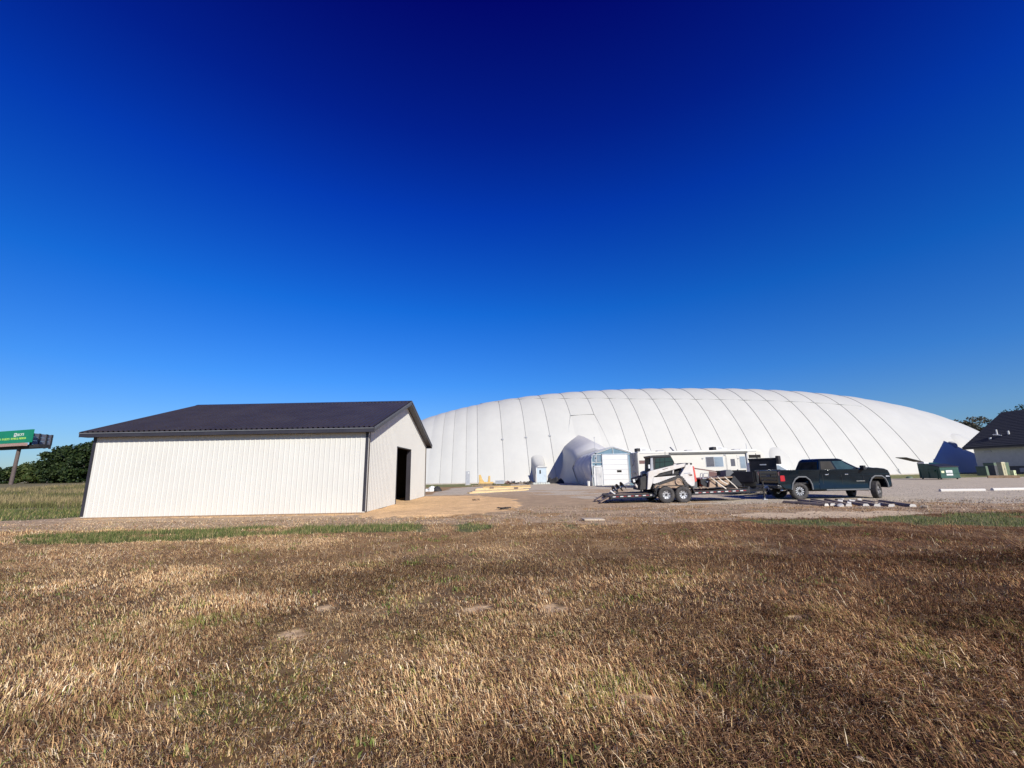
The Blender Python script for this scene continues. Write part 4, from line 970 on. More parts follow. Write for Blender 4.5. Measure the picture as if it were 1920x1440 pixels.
# ------------------------------------------------------------------ flatbed equipment trailer
FY0, FY1 = 22.14, 24.34
def fx_(px, py): return at(px, py, FY0)
xr, xf = fx_(1147, 931).x, fx_(1403, 918).x
tr = thing('equipment_trailer', 'tandem axle flatbed trailer carrying the white track loader', 'trailer', ((xr + xf) / 2, (FY0 + FY1) / 2, 0))
def dz(x): return 0.40 + 0.20 * (x - xr) / (xf - xr)       # top of deck, nose a little high
def slab(x0, x1, y0, y1, h0, h1): return MB().hexa([(x0, y0, dz(x0) + h0), (x1, y0, dz(x1) + h0), (x1, y1, dz(x1) + h0), (x0, y1, dz(x0) + h0), (x0, y0, dz(x0) + h1), (x1, y0, dz(x1) + h1), (x1, y1, dz(x1) + h1), (x0, y1, dz(x0) + h1)])
wx0, wx1 = 7.63, 8.47
np_ = 9
for k in range(np_):
    a = FY0 + .06 + (FY1 - FY0 - .12) * k / np_; b = a + (FY1 - FY0 - .12) / np_ - .015
    slab(xr + .02, xf - .02, a, b, -.05, .0).build('deck_plank', PLANK, tr, world=True)
for y0, y1 in ((FY0, FY0 + .06), (FY1 - .06, FY1)): slab(xr, xf, y0, y1, -.17, .015).build('side_rail', BLACK, tr, world=True)
for k in range(10):
    x = xr + .25 + k * (xf - xr - .5) / 9; slab(x, x + .08, FY0 + .06, FY1 - .06, -.16, -.055).build('cross_member', BLACKMATT, tr, world=True)
slab(xr - .06, xr, FY0, FY1, -.20, .0).build('rear_bar', BLACK, tr, world=True)
slab(xf, xf + .08, FY0, FY1, -.18, .10).build('front_rail', BLACK, tr, world=True)
m1, m2 = MB(), MB(); L = .155; x = xr + .05; i = 0
while x < xf - .2:
    if not (wx0 - .55 < x + L / 2 < wx1 + .55):
        (m1 if i % 2 else m2).hexa([(x, FY0 - .006, dz(x) - .09), (x + L, FY0 - .006, dz(x + L) - .09), (x + L, FY0 - .001, dz(x + L) - .09), (x, FY0 - .001, dz(x) - .09), (x, FY0 - .006, dz(x) - .048), (x + L, FY0 - .006, dz(x + L) - .048), (x + L, FY0 - .001, dz(x + L) - .048), (x, FY0 - .001, dz(x) - .048)])
    x += L * (1.0 if i % 2 == 0 else 1.45) ; i += 1
m1.build('red_reflector_tape', TAPE_R, tr, world=True); m2.build('white_reflector_tape', TAPE_W, tr, world=True)
# fenders
def fender(y0, y1):
    a = [(wx0 - .56, .42), (wx0 - .50, .70), (wx0 - .34, .845), (wx1 + .34, .855), (wx1 + .50, .72), (wx1 + .58, .44)]
    b = [(x, z - .035) for x, z in a[::-1]]; b[0] = (a[-1][0] - .04, a[-1][1]); b[-1] = (a[0][0] + .04, a[0][1]); b[1] = (a[4][0] - .03, a[4][1] - .03); b[4] = (a[1][0] + .03, a[1][1] - .03)
    return MB().ext(a + b, y0, y1)
fender(FY0 - .27, FY0 - .001).build('fender', BLACK, tr, world=True); fender(FY1 + .001, FY1 + .27).build('fender', BLACK, tr, world=True)
tcx, tcy = tr.location.x, tr.location.y
for x in (wx0, wx1):
    wheel(tr, (x - tcx, FY0 - .15 - tcy, .40), .40, .23, .215, 'steel', out=-1); wheel(tr, (x - tcx, FY1 + .15 - tcy, .40), .40, .23, .215, 'steel', out=1)
    MB().cyl((x, FY0 - .1, .40), (x, FY1 + .1, .40), .05).build('axle', BLACKMATT, tr, world=True)
MB().box(wx0 - .2, wx1 + .2, FY0 + .02, FY0 + .10, .36, .46).build('leaf_spring', BLACKMATT, tr, world=True)
# tongue, jack, coupler, chains
hx = xb - .34; hz = dz(xf) - .09
for s_ in (-1, 1):
    MB().hexa([(xf, tcy + s_ * .75 - .05, hz - .08), (hx, tcy + s_ * .08 - .05, hz - .06), (hx, tcy + s_ * .08 + .05, hz - .06), (xf, tcy + s_ * .75 + .05, hz - .08), (xf, tcy + s_ * .75 - .05, hz + .04), (hx, tcy + s_ * .08 - .05, hz + .06), (hx, tcy + s_ * .08 + .05, hz + .06), (xf, tcy + s_ * .75 + .05, hz + .04)]).build('tongue_beam', BLACK, tr, world=True)
MB().box(hx - .1, hx + .28, tcy - .08, tcy + .08, hz - .03, hz + .12).build('coupler', GALV, tr, world=True, bevel=.02)
jx = hx - .28
jk = MB().cyl((jx, tcy - .22, .10), (jx, tcy - .22, 1.02), .045).build('jack', BLACKMATT, tr, world=True)
MB().cyl((jx, tcy - .22, .02), (jx, tcy - .22, .5), .035).build('jack_leg', GALV, tr, world=True)
MB().box(jx - .10, jx + .10, tcy - .32, tcy - .12, .0, .03).build('jack_foot', GALV, tr, world=True)
MB().cyl((jx, tcy - .22, .98), (jx + .02, tcy - .42, 1.0), .02).build('jack_handle', BLACKMATT, tr, world=True)
for k, (dx, dy) in enumerate(((-.05, -.15), (.08, -.05), (.0, .12))):
    MB().tube([(jx - .25 + dx, tcy + dy - .1, hz - .02), (jx - .05 + dx, tcy + dy - .12, hz - .17), (jx + .2 + dx, tcy + dy - .05, hz - .10), (hx + .1, tcy + dy, hz)], .022, 6).build('safety_chain', CHROME, tr, world=True)
MB().tube([(jx - .3, tcy - .3, hz), (jx - .1, tcy - .34, hz + .18), (jx + .25, tcy - .28, hz + .22), (jx + .45, tcy - .2, hz + .05)], .016, 6).build('wiring_cable', BLACKMATT, tr, world=True)
for k in range(2):       # folded loading ramps at the tail
    y = FY0 + .12 + k * 1.35
    MB().hexa([(xr - .55, y, .05), (xr - .03, y, dz(xr) - .10), (xr - .03, y + .5, dz(xr) - .10), (xr - .55, y + .5, .05), (xr - .55, y, .09), (xr - .03, y, dz(xr) - .03), (xr - .03, y + .5, dz(xr) - .03), (xr - .55, y + .5, .09)]).build('ramp', RUSTY, tr, world=True)

# ------------------------------------------------------------------ compact track loader
LY0, LY1 = 22.35, 24.1
def S(pts, o=(1160, 835), k=13.09): return [(o[0] + a / k, o[1] + b / k) for a, b in pts]
def LX(pts, Y=LY0, **kw): return XZ(S(pts, **kw), Y)
ld = thing('track_loader', 'white compact track loader with a black cab, chained on the trailer', 'loader', (at(1255, 920, 23.2).x, 23.2, 0))
def Lp(m, n, mt, **k): return m.build(n, mt, ld, world=True, **k)
deckz = dz(at(1255, 920, 23.2).x)
# tracks on both sides: one closed band round a raised rear sprocket
band = LX([(905, 1130), (868, 1085), (858, 1020), (885, 968), (1380, 782), (1470, 752), (1545, 760), (1620, 838), (1705, 985), (1720, 1040), (1690, 1110), (1640, 1135)])
inner = LX([(945, 1075), (915, 1050), (920, 1015), (950, 990), (1400, 840), (1470, 815), (1520, 820), (1580, 890), (1640, 1000), (1650, 1040), (1645, 1066), (1630, 1078)])
def band_ring(y0, y1):
    m = MB(); n = len(band)
    v = [(x, y0, z) for x, z in band] + [(x, y1, z) for x, z in band] + [(x, y0, z) for x, z in inner] + [(x, y1, z) for x, z in inner]; f = []
    for i in range(n):
        j = (i + 1) % n
        f += [(i, j, j + n, i + n), (2 * n + i, 3 * n + i, 3 * n + j, 2 * n + j), (i, 2 * n + i, 2 * n + j, j), (i + n, j + n, 3 * n + j, 3 * n + i)]
    return m.add(v, f)
for y0, y1 in ((LY0, LY0 + .42), (LY1 - .42, LY1)):
    tk_ = Lp(band_ring(y0, y1), 'track', RUBBER)
    m = MB(); n = len(band)
    per = []
    for i in range(n):
        a, b = Vector(band[i]), Vector(band[(i + 1) % n]); d = b - a; L_ = d.length
        k = max(1, int(L_ / .10))
        for q in range(k):
            p = a + d * (q + .5) / k; ang = math.atan2(d.y, d.x); per.append((p, ang))
    for p, ang in per: m.obox((p.x, (y0 + y1) / 2, p.y), (.055, y1 - y0 - .02, .06), (0, -ang, 0))
    o = m.build('track_lug', RUBBER); o.data.transform(Matrix.Translation(-Vector(ld.location))); o.parent = tk_
    ya, yb = y0 + .05, y1 - .05
    Lp(MB().ext(LX([(940, 1030), (960, 985), (1060, 945), (1370, 850), (1560, 900), (1630, 1010), (1640, 1060), (960, 1075)]), ya, yb), 'roller_frame', MUD)
    for (cx_, cz_, rr) in ((950, 1045, 75), (1475, 895, 88)):
        p = LX([(cx_, cz_)])[0]; r_ = rr / 13.09 / 36.0
        o = Lp(MB().cyl((p[0], ya - .03, p[1]), (p[0], yb + .03, p[1]), r_, r_, 18), 'sprocket', mat('dusty_paint', (.56, .46, .36), .8, var=.2))
        for yy in (ya - .05,):
            Lp(MB().ring((p[0], yy, p[1]), (0, -1, 0), [(0, r_ * .95), (.03, r_ * .8), (.0, r_ * .55), (.02, r_ * .3), (.03, 0)], 16), 'sprocket_cover', MUD)
    for q in range(4):
        p = LX([(1080 + q * 140, 1065)])[0]
        Lp(MB().cyl((p[0], ya - .02, p[1]), (p[0], yb + .02, p[1]), .10, .10, 14), 'track_roller', RUSTY)
# main body between the tracks
IY0, IY1 = LY0 + .44, LY1 - .44
Lp(MB().ext(LX([(720, 1100), (745, 770), (860, 700), (1640, 560), (1830, 620), (1845, 960), (1780, 1040), (1500, 1060), (860, 1110)]), IY0, IY1), 'chassis', BLACKMATT, bevel=.02)
for y0, y1 in ((LY0 + .10, IY0), (IY1, LY1 - .10)):
    Lp(MB().ext(LX([(862, 790), (1330, 752), (1500, 742), (1380, 800), (1100, 900), (880, 950), (850, 930)]), y0, y1), 'side_cover', WHITEMACH, bevel=.02)
    # lift arm with its drop at the front
    Lp(MB().ext(LX([(745, 660), (790, 632), (1340, 498), (1660, 440), (1670, 520), (1020, 690), (960, 740), (880, 770), (862, 900), (790, 1080), (722, 1092), (735, 860)]), y0 + .02, y1 - .06), 'lift_arm', WHITEMACH, bevel=.02)
    # rear upright
    Lp(MB().ext(LX([(1600, 370), (1715, 370), (1742, 480), (1768, 690), (1762, 775), (1715, 790), (1640, 740), (1500, 590), (1590, 440)], o=(1120, 830), k=9.6), y0 - .03, y1), 'rear_upright', WHITEMACH, bevel=.02)
    Lp(MB().ext(LX([(1010, 712), (1330, 612), (1345, 690), (960, 770)]), y0 + .06, y1 - .05), 'lift_cylinder_cover', BLACKMATT)
    p, q = LX([(1000, 735), (1520, 705)]); Lp(MB().cyl((p[0], (y0 + y1) / 2, p[1]), (q[0], (y0 + y1) / 2, q[1]), .045), 'hydraulic_cylinder', BLACK)
    p, q = LX([(1380, 600), (1640, 530)]); Lp(MB().cyl((p[0], (y0 + y1) / 2, p[1]), (q[0], (y0 + y1) / 2, q[1]), .03), 'control_link', BLACK)
    p, q = LX([(1360, 610), (1350, 690)]); Lp(MB().cyl((p[0], y0 + .02, p[1]), (q[0], y0 + .02, q[1]), .04), 'link_pin', WHITEMACH)
Lp(MB().ext(LX([(1722, 420), (1752, 428), (1775, 540), (1802, 690), (1768, 712), (1745, 560)], o=(1120, 830), k=9.6), LY0 + .06, LY1 - .06), 'red_rear_guard', REDPAINT, bevel=.015)
Lp(MB().ext(LX([(1765, 710), (1840, 700), (1850, 820), (1770, 830)], o=(1120, 830), k=9.6), LY0 + .3, LY1 - .3), 'rear_door', GREYTRIM, bevel=.02)
# lettering blocks on the upright and arm: dark smudge of model number and stripe
Lp(MB().ext(LX([(1570, 545), (1685, 540), (1685, 556), (1570, 561)], o=(1120, 830), k=9.6), LY0 + .064, LY0 + .07), 'model_number', GREYPAINT)
Lp(MB().ext(LX([(1640, 572), (1715, 568), (1720, 596), (1680, 600)], o=(1120, 830), k=9.6), LY0 + .064, LY0 + .07), 'red_decal', BROWNSTRIPE)
Lp(MB().ext(LX([(1090, 590), (1250, 545), (1230, 562), (1110, 602)]), LY0 + .112, LY0 + .12), 'arm_stripe', BROWNSTRIPE)
# cab
CY0, CY1 = LY0 + .38, LY1 - .38
Lp(MB().ext(LX([(790, 300), (830, 262), (1250, 240), (1290, 272), (1372, 415), (1345, 500), (870, 615), (785, 630)], Y=CY0), CY0, CY1), 'cab', BLACKMATT, bevel=.03)
Lp(MB().ext(LX([(735, 262), (840, 246), (1252, 228), (1285, 262), (1270, 290), (840, 310), (770, 320)], Y=CY0), CY0 - .03, CY1 + .03), 'cab_roof', BLACK, bevel=.03)
for yy in (CY0 - .012, CY1 + .002):
    Lp(MB().ext(LX([(900, 325), (1205, 300), (1290, 305), (1352, 415), (1325, 475), (895, 582)], Y=CY0), yy, yy + .01), 'side_window', CABGLASS)
    for a, b in (((1010, 318), (1010, 550)), ((1130, 308), (1130, 520)), ((900, 420), (1340, 395))):
        p, q = LX([a, b], Y=CY0); Lp(MB().cyl((p[0], yy, p[1]), (q[0], yy, q[1]), .012, n=6), 'window_guard', BLACK)
Lp(MB().ext(LX([(782, 318), (832, 308), (850, 602), (782, 625)], Y=CY0), CY0 - .02, CY0 + .09), 'front_pillar', GREYPAINT)
Lp(MB().ext(LX([(782, 318), (832, 308), (850, 602), (782, 625)], Y=CY0), CY1 - .09, CY1 + .02), 'front_pillar', GREYPAINT)
p = LX([(775, 330), (775, 610)], Y=CY0); Lp(MB().box(p[0][0] - .02, p[0][0] + .03, CY0 + .1, CY1 - .1, p[1][1], p[0][1]), 'front_glass', TINT)
p = LX([(750, 520)], Y=CY0)[0]; Lp(MB().box(p[0] - .05, p[0] + .03, CY0 - .03, CY0 + .06, p[1] - .1, p[1] + .1), 'work_lamp', PAPER)
p = LX([(1170, 235), (1170, 140)], Y=CY0); Lp(MB().cyl((p[0][0], CY0 + .2, p[0][1]), (p[1][0], CY0 + .2, p[1][1]), .012), 'aerial', BLACK)
for a in ((1690, 452), (1790, 452)):
    p = LX([a])[0]; Lp(MB().cyl((p[0], LY0 + .05, p[1]), (p[0], LY1 - .05, p[1]), .05), 'pivot_pin', BLACKMATT)
# attachment plate and hoses at the front
Lp(MB().ext(LX([(560, 800), (700, 740), (735, 860), (725, 1085), (545, 1110), (570, 960)]), LY0 + .25, LY1 - .25), 'attachment_plate', BLACKMATT, bevel=.03)
for k in range(4):
    a = LX([(600 + k * 20, 830), (640 + k * 15, 720 - k * 8), (700, 700 + k * 20), (740, 760 + k * 20)])
    Lp(MB().tube([(p[0], LY0 + .4 + k * .08, p[1]) for p in a], .025, 6), 'hydraulic_hose', BLACK)
Lp(MB().ext(LX([(470, 940), (520, 1000), (520, 1060), (470, 1000)]), LY0 + .4, LY0 + .7), 'hose_guard', WHITEMACH)
# auger attachment: its own thing, held by the loader
au = thing('auger_attachment', 'black earth auger with three wide flights held out behind the trailer', 'auger', (at(1185, 905, 23.1).x, 23.1, 0))
AYc = 23.1
def A_(px, py): q = at(px, py, AYc); return Vector((q.x, AYc, q.z))
a0, a1 = A_(1203, 896.5), A_(1185, 902); MB().cyl(a0, a1, .17, .16, 16).build('drive_motor', BLACK, au, world=True)
MB().ext(XZ([(1184.5, 899), (1188, 898.2), (1189.5, 903.5), (1186, 904.5)], AYc), AYc - .19, AYc - .16).build('motor_label', PAPER, au, world=True)
t0, t1 = A_(1186, 902), A_(1145, 922.5); MB().cyl(t0, t1, .045, .04, 10).build('shaft', GREYPAINT, au, world=True)
ax = (t1 - t0).normalized()
for k, f in enumerate((.47, .66, .84)):
    c_ = t0 + (t1 - t0) * f; rows = []; a = ax.orthogonal().normalized(); b = ax.cross(a)
    for i in range(25):
        th = 2 * math.pi * i / 24; e = a * math.cos(th) + b * math.sin(th)
        rows.append([c_ + ax * (.20 * i / 24 - .10) + e * .04, c_ + ax * (.20 * i / 24 - .10) + e * .24, c_ + ax * (.20 * i / 24 - .07) + e * .24, c_ + ax * (.20 * i / 24 - .07) + e * .04])
    MB().grid(rows).build('flight', BLACK, au, world=True)
for f in (.80, .93):
    c_ = t0 + (t1 - t0) * f + Vector((0, -.12, -.05)); MB().obox(c_, (.30, .02, .06), (0, R(38), 0)).build('cutting_edge', TAPE_W, au, world=True)
MB().cyl(t1, t1 + ax * .15, .04, .005, 8).build('pilot_tip', GREYPAINT, au, world=True)

# ------------------------------------------------------------------ loader bucket and fork frame strapped on the front of the deck
BQ = (1300, 835); BK_ = 12.8
def Bx(pts, Y): return XZ(S(pts, o=BQ, k=BK_), Y)
bk = thing('loader_bucket', 'muddy loader bucket lying on the front of the flatbed under straps', 'bucket', (at(1350, 905, 23.2).x, 23.2, 0))
by0, by1 = FY0 + .12, FY1 - .12
outer = Bx([(380, 1020), (400, 850), (440, 805), (900, 770), (960, 760), (1150, 950), (1130, 985), (860, 1005)], by0)
MB().ext(Bx([(385, 1012), (400, 860), (430, 838), (870, 830), (870, 940), (700, 1000)], by0), by0 + .02, by1 - .02).build('mud_load', MUD, bk, world=True, bevel=.02)
MB().ext(Bx([(370, 790), (940, 745), (960, 775), (380, 830)], by0), by0, by1).build('top_lip', RUSTY, bk, world=True, bevel=.02)
for y0 in (by0 - .03, by1 - .0):
    MB().ext(Bx([(880, 880), (965, 735), (1155, 950), (1080, 975), (900, 945)], by0), y0, y0 + .03).build('end_plate', BLACK, bk, world=True)
MB().ext(Bx([(965, 735), (985, 730), (1165, 945), (1150, 955)], by0), by0, by1).build('back_plate', BLACK, bk, world=True)
MB().ext(Bx([(540, 840), (575, 835), (590, 1005), (550, 1010)], by0), by0 - .01, by0 + .03).build('gusset', BLACKMATT, bk, world=True)
MB().ext(Bx([(845, 605), (970, 585), (1050, 650), (1000, 690), (950, 745), (850, 750)], by0), by0 + .3, by0 + .9).build('mount_plate', GREYTRIM, bk, world=True, bevel=.02)
fk = thing('pallet_fork_frame', 'black fork carriage with two looped bars behind the red loader guard', 'fork frame', (at(1322, 905, 22.9).x, 22.9, 0))
for k, (x0_, x1_) in enumerate(((165, 225), (240, 365))):
    p = Bx([(x0_, 800), (x0_ + 5, 690), (x0_ + 25, 670), (x1_ - 10, 668), (x1_, 700), (x1_ - 5, 800)], 22.5 + .3 * k)
    MB().tube([(a, 22.5 + .3 * k, b) for a, b in p], .022, 6).build('guard_loop', GREYPAINT, fk, world=True)
MB().ext(Bx([(170, 815), (410, 790), (440, 850), (360, 1010), (290, 1000), (190, 930)], 22.45), 22.45, 22.53).build('carriage_plate', BLACK, fk, world=True)
MB().ext(Bx([(290, 855), (365, 850), (330, 900)], 22.45), 22.435, 22.45).build('caution_label', GALV, fk, world=True)
MB().ext(Bx([(170, 815), (410, 790), (440, 850), (360, 1010), (290, 1000), (190, 930)], 22.45), 23.5, 23.58).build('carriage_plate', BLACK, fk, world=True)
MB().ext(Bx([(245, 790), (410, 780), (415, 815), (250, 820)], 22.45), 22.53, 23.5).build('carriage_bar', GREYPAINT, fk, world=True)
MB().ext(Bx([(140, 1030), (210, 970), (330, 1020), (330, 1040), (215, 995), (160, 1050)], 22.45), 22.3, 22.4).build('fork_tine', PLANK, fk, world=True)
MB().ext(Bx([(140, 1030), (210, 970), (330, 1020), (330, 1040), (215, 995), (160, 1050)], 22.45), 23.3, 23.4).build('fork_tine', PLANK, fk, world=True)
for k, pts in enumerate(([(415, 770), (560, 870), (640, 935), (790, 1045)], [(580, 750), (680, 850), (770, 900), (830, 930)], [(750, 755), (860, 850), (960, 935), (1060, 1035)])):
    p = Bx(pts, FY0 - .02); m = MB()
    for (a, b), (c_, d_) in zip(p, p[1:]):
        m.hexa([(a, FY0 - .03, b - .03), (c_, FY0 - .03, d_ - .03), (c_, FY0 - .015, d_ - .03), (a, FY0 - .015, b - .03), (a, FY0 - .03, b + .03), (c_, FY0 - .03, d_ + .03), (c_, FY0 - .015, d_ + .03), (a, FY0 - .015, b + .03)])
    o = m.build('tie_down_strap', mat('webbing', (.55, .50, .42), .8, var=.15)); tag(o, ['pale ratchet strap nearest the loader, over the muddy bucket', 'pale ratchet strap in the middle of the bucket', 'pale ratchet strap nearest the pickup, over the bucket end'][k], 'strap', 'straps over the bucket')

# ------------------------------------------------------------------ motorhome
RYn = 40.0
rv = thing('motorhome', 'cream motorhome with brown stripes parked behind the track loader', 'motorhome', (at(1310, 905, RYn).x, RYn + 1.25, 0))
def Q(*pts): return XZ(pts, RYn)
RYf = RYn + 2.5
def Rp(m, n, mt=CREAM, **k): return m.build(n, mt, rv, world=True, **k)
zr0 = at(1197, 846, RYn).z; zr1 = at(1420, 844, RYn).z; zrm = (zr0 + zr1) / 2
xl = at(1197, 880, RYn).x; xrr = at(1440, 880, RYn).x; zb0 = .55
prof = [(xl, zb0), (xl, zrm - .12), (xl + .12, zrm), (xrr - .9, zrm + .02), (xrr - .45, zrm - .12), (xrr - .18, zrm - .45), (xrr - .05, zrm - 1.0), (xrr, zrm - 1.5), (xrr + .02, zb0)]
Rp(MB().ext(prof, RYn, RYf), 'body', bevel=.05, seg=3)
Rp(MB().box(xl - .05, xl - .003, RYn + .06, RYf - .06, .7, zrm - .08), 'rear_cap', mat('rv_rear_grey', (.17, .17, .19), .4, var=.1))
# swirling graphic on the rear cap
for k, pts in enumerate([[(0.9, 3.2), (1.0, 2.7), (1.25, 2.3), (1.6, 2.0)], [(1.5, 3.25), (1.5, 2.4), (1.45, 1.7)], [(.7, 2.0), (1.1, 2.15), (1.6, 2.5)], [(1.0, 1.55), (1.4, 1.35), (1.7, 1.5)]]):
    m = MB(); m.tube([(xl - .055, RYn + 2.5 - a, b) for a, b in pts], .03, 5); Rp(m, 'rear_graphic', WHITEPAINT if k != 2 else BLACK)
Rp(MB().box(xl - .07, xl - .05, RYn + .9, RYn + 1.3, 1.25, 1.42), 'rear_plate', BLACK)
for (a, b) in ((.15, .3), (2.2, 2.35)): Rp(MB().box(xl - .07, xl - .05, RYn + a, RYn + b, .95, 1.35), 'tail_lamp', REDLAMP)
def rect(px0, py0, px1, py1, name, mt, d=.02, out=.0, **k):
    ym, xm = (py0 + py1) / 2, (px0 + px1) / 2; xa, xb_ = at(px0, ym, RYn).x, at(px1, ym, RYn).x; za, zc = at(xm, py1, RYn).z, at(xm, py0, RYn).z
    return Rp(MB().box(xa, xb_, RYn - d - out, RYn - out - .001, za, zc), name, mt, **k)
for (a, b, c_, d_) in ((1324, 857, 1338.5, 875), (1339.8, 857, 1355.5, 874.6), (1388, 856, 1397.5, 877.5)):
    rect(a - .8, b - .8, c_ + .8, d_ + .8, 'window_frame', GALV, .02)
    rect(a, b, c_, d_, 'window', PALEGLASS if a > 1330 else mat('shaded_pane', (.10, .10, .115), .15, var=.1), .012, .02)
rect(1364, 854.5, 1384, 903, 'door', CREAM, .025, bevel=.02)
rect(1370, 860.5, 1378, 874, 'door_window', mat('shaded_pane', (.10, .10, .115), .15), .012, .026)
rect(1382, 880, 1383.5, 884, 'door_handle', BLACK, .03, .026)
for a in (1362.2, 1384): rect(a, 853, a + .5, 903, 'door_seal', GREYPAINT, .012)
rect(1255, 847.2, 1400, 850.6, 'awning', mat('awning_grey', (.13, .13, .12), .7), .18, bevel=.03)
rect(1399.5, 848, 1401.5, 884, 'awning_arm', GREYPAINT, .12); rect(1256, 848, 1257.5, 884, 'awning_arm', CREAM, .10)
rect(1404, 852.6, 1426, 858.4, 'bunk_window', TINT, .02)
rect(1198.5, 863.2, 1222, 869.6, 'brown_stripe', BROWNSTRIPE, .012)
Rp(MB().ext(Q((1222, 864.5), (1262, 868), (1305, 877.6), (1363, 886), (1363, 887.8), (1304, 879.6), (1262, 871), (1222, 870)), RYn - .011, RYn - .001), 'sloping_stripe', BROWNSTRIPE)
Rp(MB().ext(Q((1329, 883.6), (1363, 888.6), (1363, 900), (1329, 900)), RYn - .011, RYn - .001), 'lower_graphic', BROWNSTRIPE)
Rp(MB().ext(Q((1385, 888), (1432, 890), (1432, 900), (1385, 900)), RYn - .011, RYn - .001), 'lower_graphic', BROWNSTRIPE)
rect(1316, 858.5, 1318.5, 861, 'vent_cap', GREYPAINT, .05); rect(1357, 852.2, 1360.5, 853.8, 'porch_light', GREYPAINT, .05); rect(1383, 859, 1385.5, 860.4, 'door_lamp', GREYPAINT, .05)
rect(1199, 848, 1418, 848.8, 'roof_seam', GREYPAINT, .015)
rect(1270, 893, 1300, 904, 'locker_door', WHITEPAINT, .012); rect(1325, 893, 1355, 904, 'locker_door', WHITEPAINT, .012)
for x0_, lab in ((1198.5, 0), (1344, 1)):
    a = at(x0_, 836.5, RYn); w_ = 1.25; z_ = zrm + .02
    Rp(MB().ext([(a.x, z_), (a.x + .05, z_ + .36), (a.x + .6, z_ + .40), (a.x + w_, z_ + .18), (a.x + w_ + .1, z_)], RYn + .8, RYn + 1.6), 'air_conditioner', WHITEPAINT, bevel=.04)
    Rp(MB().box(a.x - .02, a.x + .30, RYn + .78, RYn + 1.62, z_ + .05, z_ + .34), 'condenser_grille', BLACKMATT)
    for q in range(3): Rp(MB().box(a.x + .42, a.x + .85, RYn + .785, RYn + .80, z_ + .10 + q * .08, z_ + .13 + q * .08), 'vent_slot', GREYPAINT)
for px in (1244, 1300, 1392):
    a = at(px, 843, RYn); Rp(MB().box(a.x - .25, a.x + .35, RYn + 1.0, RYn + 1.6, zrm + .0, zrm + .13), 'roof_vent', GREYPAINT, bevel=.03)
a = at(1266, 841, RYn); Rp(MB().obox((a.x, RYn + .8, zrm + .22), (.5, .35, .05), (0, R(50), 0)), 'roof_vent_lid', GREYPAINT)
a = at(1404, 840, RYn); Rp(MB().cyl((a.x, RYn + .4, zrm), (a.x, RYn + .4, zrm + .6), .02), 'aerial', GALV)
for px in (1250, 1268, 1405):
    x = at(px, 905, RYn).x - rv.location.x; wheel(rv, (x, -1.12, .42), .42, .25, .24, 'steel', out=-1, n=18)
    wheel(rv, (x, 1.12, .42), .42, .25, .24, 'steel', out=1, n=14)
Rp(MB().box(xl + .3, xrr - .5, RYn + .3, RYf - .3, .3, .6), 'underbody', BLACKMATT)

# ------------------------------------------------------------------ white work van seen above the pickup bed
VY = 34.0
vn = thing('work_van', 'white van with a roof rack, mostly hidden behind the pickup bed', 'van', (at(1465, 900, VY).x, VY + 1, 0))
def Vx(*p): return XZ(p, VY)
vp = Vx((1425, 905), (1425, 868), (1430, 866.5), (1454, 867), (1461, 868.5), (1481, 882.5), (1497, 885), (1500, 893), (1500, 905))
MB().ext(vp, VY, VY + 1.95).build('body', WHITEPAINT, vn, world=True, bevel=.06, seg=3)
for yy in (VY - .012, VY + 1.952): MB().ext(Vx((1452.5, 872.5), (1460, 872.5), (1478, 883), (1456, 883)), yy, yy + .01).build('side_window', PALEGLASS, vn, world=True)
MB().ext(Vx((1462.5, 870.4), (1479.5, 882.3), (1480.3, 881.9), (1463.3, 869.6)), VY + .1, VY + 1.85).build('windshield', GREENGLASS, vn, world=True)
for px in (1430, 1462):
    a = at(px, 864, VY); MB().tube([(a.x, VY + .1, a.z - .2), (a.x, VY + .1, a.z + .08), (a.x, VY + 1.85, a.z + .08), (a.x, VY + 1.85, a.z - .2)], .025, 6).build('roof_rack_bar', GALV, vn, world=True)
a, b = at(1428, 863.6, VY), at(1465, 863.6, VY); MB().cyl((a.x, VY + .15, a.z + .06), (b.x, VY + .15, b.z + .06), .03).build('roof_rack_rail', GALV, vn, world=True)
vx0 = vn.location.x
for px in (1435, 1490):
    for o_ in (-1, 1): wheel(vn, (at(px, 900, VY).x - vx0, o_ * .88, .34), .34, .2, .2, 'steel', out=o_, n=16)

# ------------------------------------------------------------------ green dumpster
dp = gd(1766, 899.3)
db = thing('dumpster', 'dark green front load dumpster with its black lid thrown open', 'dumpster', (dp.x, dp.y, 0), 0.0)
W_, DP_ = 2.05, 2.5
MB().extx([(0, .12), (0, 1.3), (DP_, 1.85), (DP_, .12)], 0.0, W_).build('body', DUMPSTER, db, bevel=.02)
for z in (.16, .62): MB().box(-.03, W_ + .03, -.04, -.001, z, z + .08).build('rib', DUMPSTER, db)
for y in (.3, 1.3, 2.3): MB().box(-.05, -.001, y, y + .08, .14, 1.1).build('side_rib', DUMPSTER, db)
MB().hexa([(-.04, -.06, 1.31), (W_ + .04, -.06, 1.31), (W_ + .04, DP_ * .55, 1.63), (-.04, DP_ * .55, 1.63), (-.04, -.06, 1.37), (W_ + .04, -.06, 1.37), (W_ + .04, DP_ * .55, 1.69), (-.04, DP_ * .55, 1.69)]).build('closed_lid', LIDPLASTIC, db)
MB().hexa([(-1.5, DP_ * .8, 2.42), (W_ * .25, DP_ * .9, 1.9), (W_ * .25, DP_ + .9, 1.96), (-1.5, DP_ + .9, 2.46), (-1.5, DP_ * .8, 2.48), (W_ * .25, DP_ * .9, 1.98), (W_ * .25, DP_ + .9, 2.04), (-1.5, DP_ + .9, 2.52)]).build('open_lid', LIDPLASTIC, db)
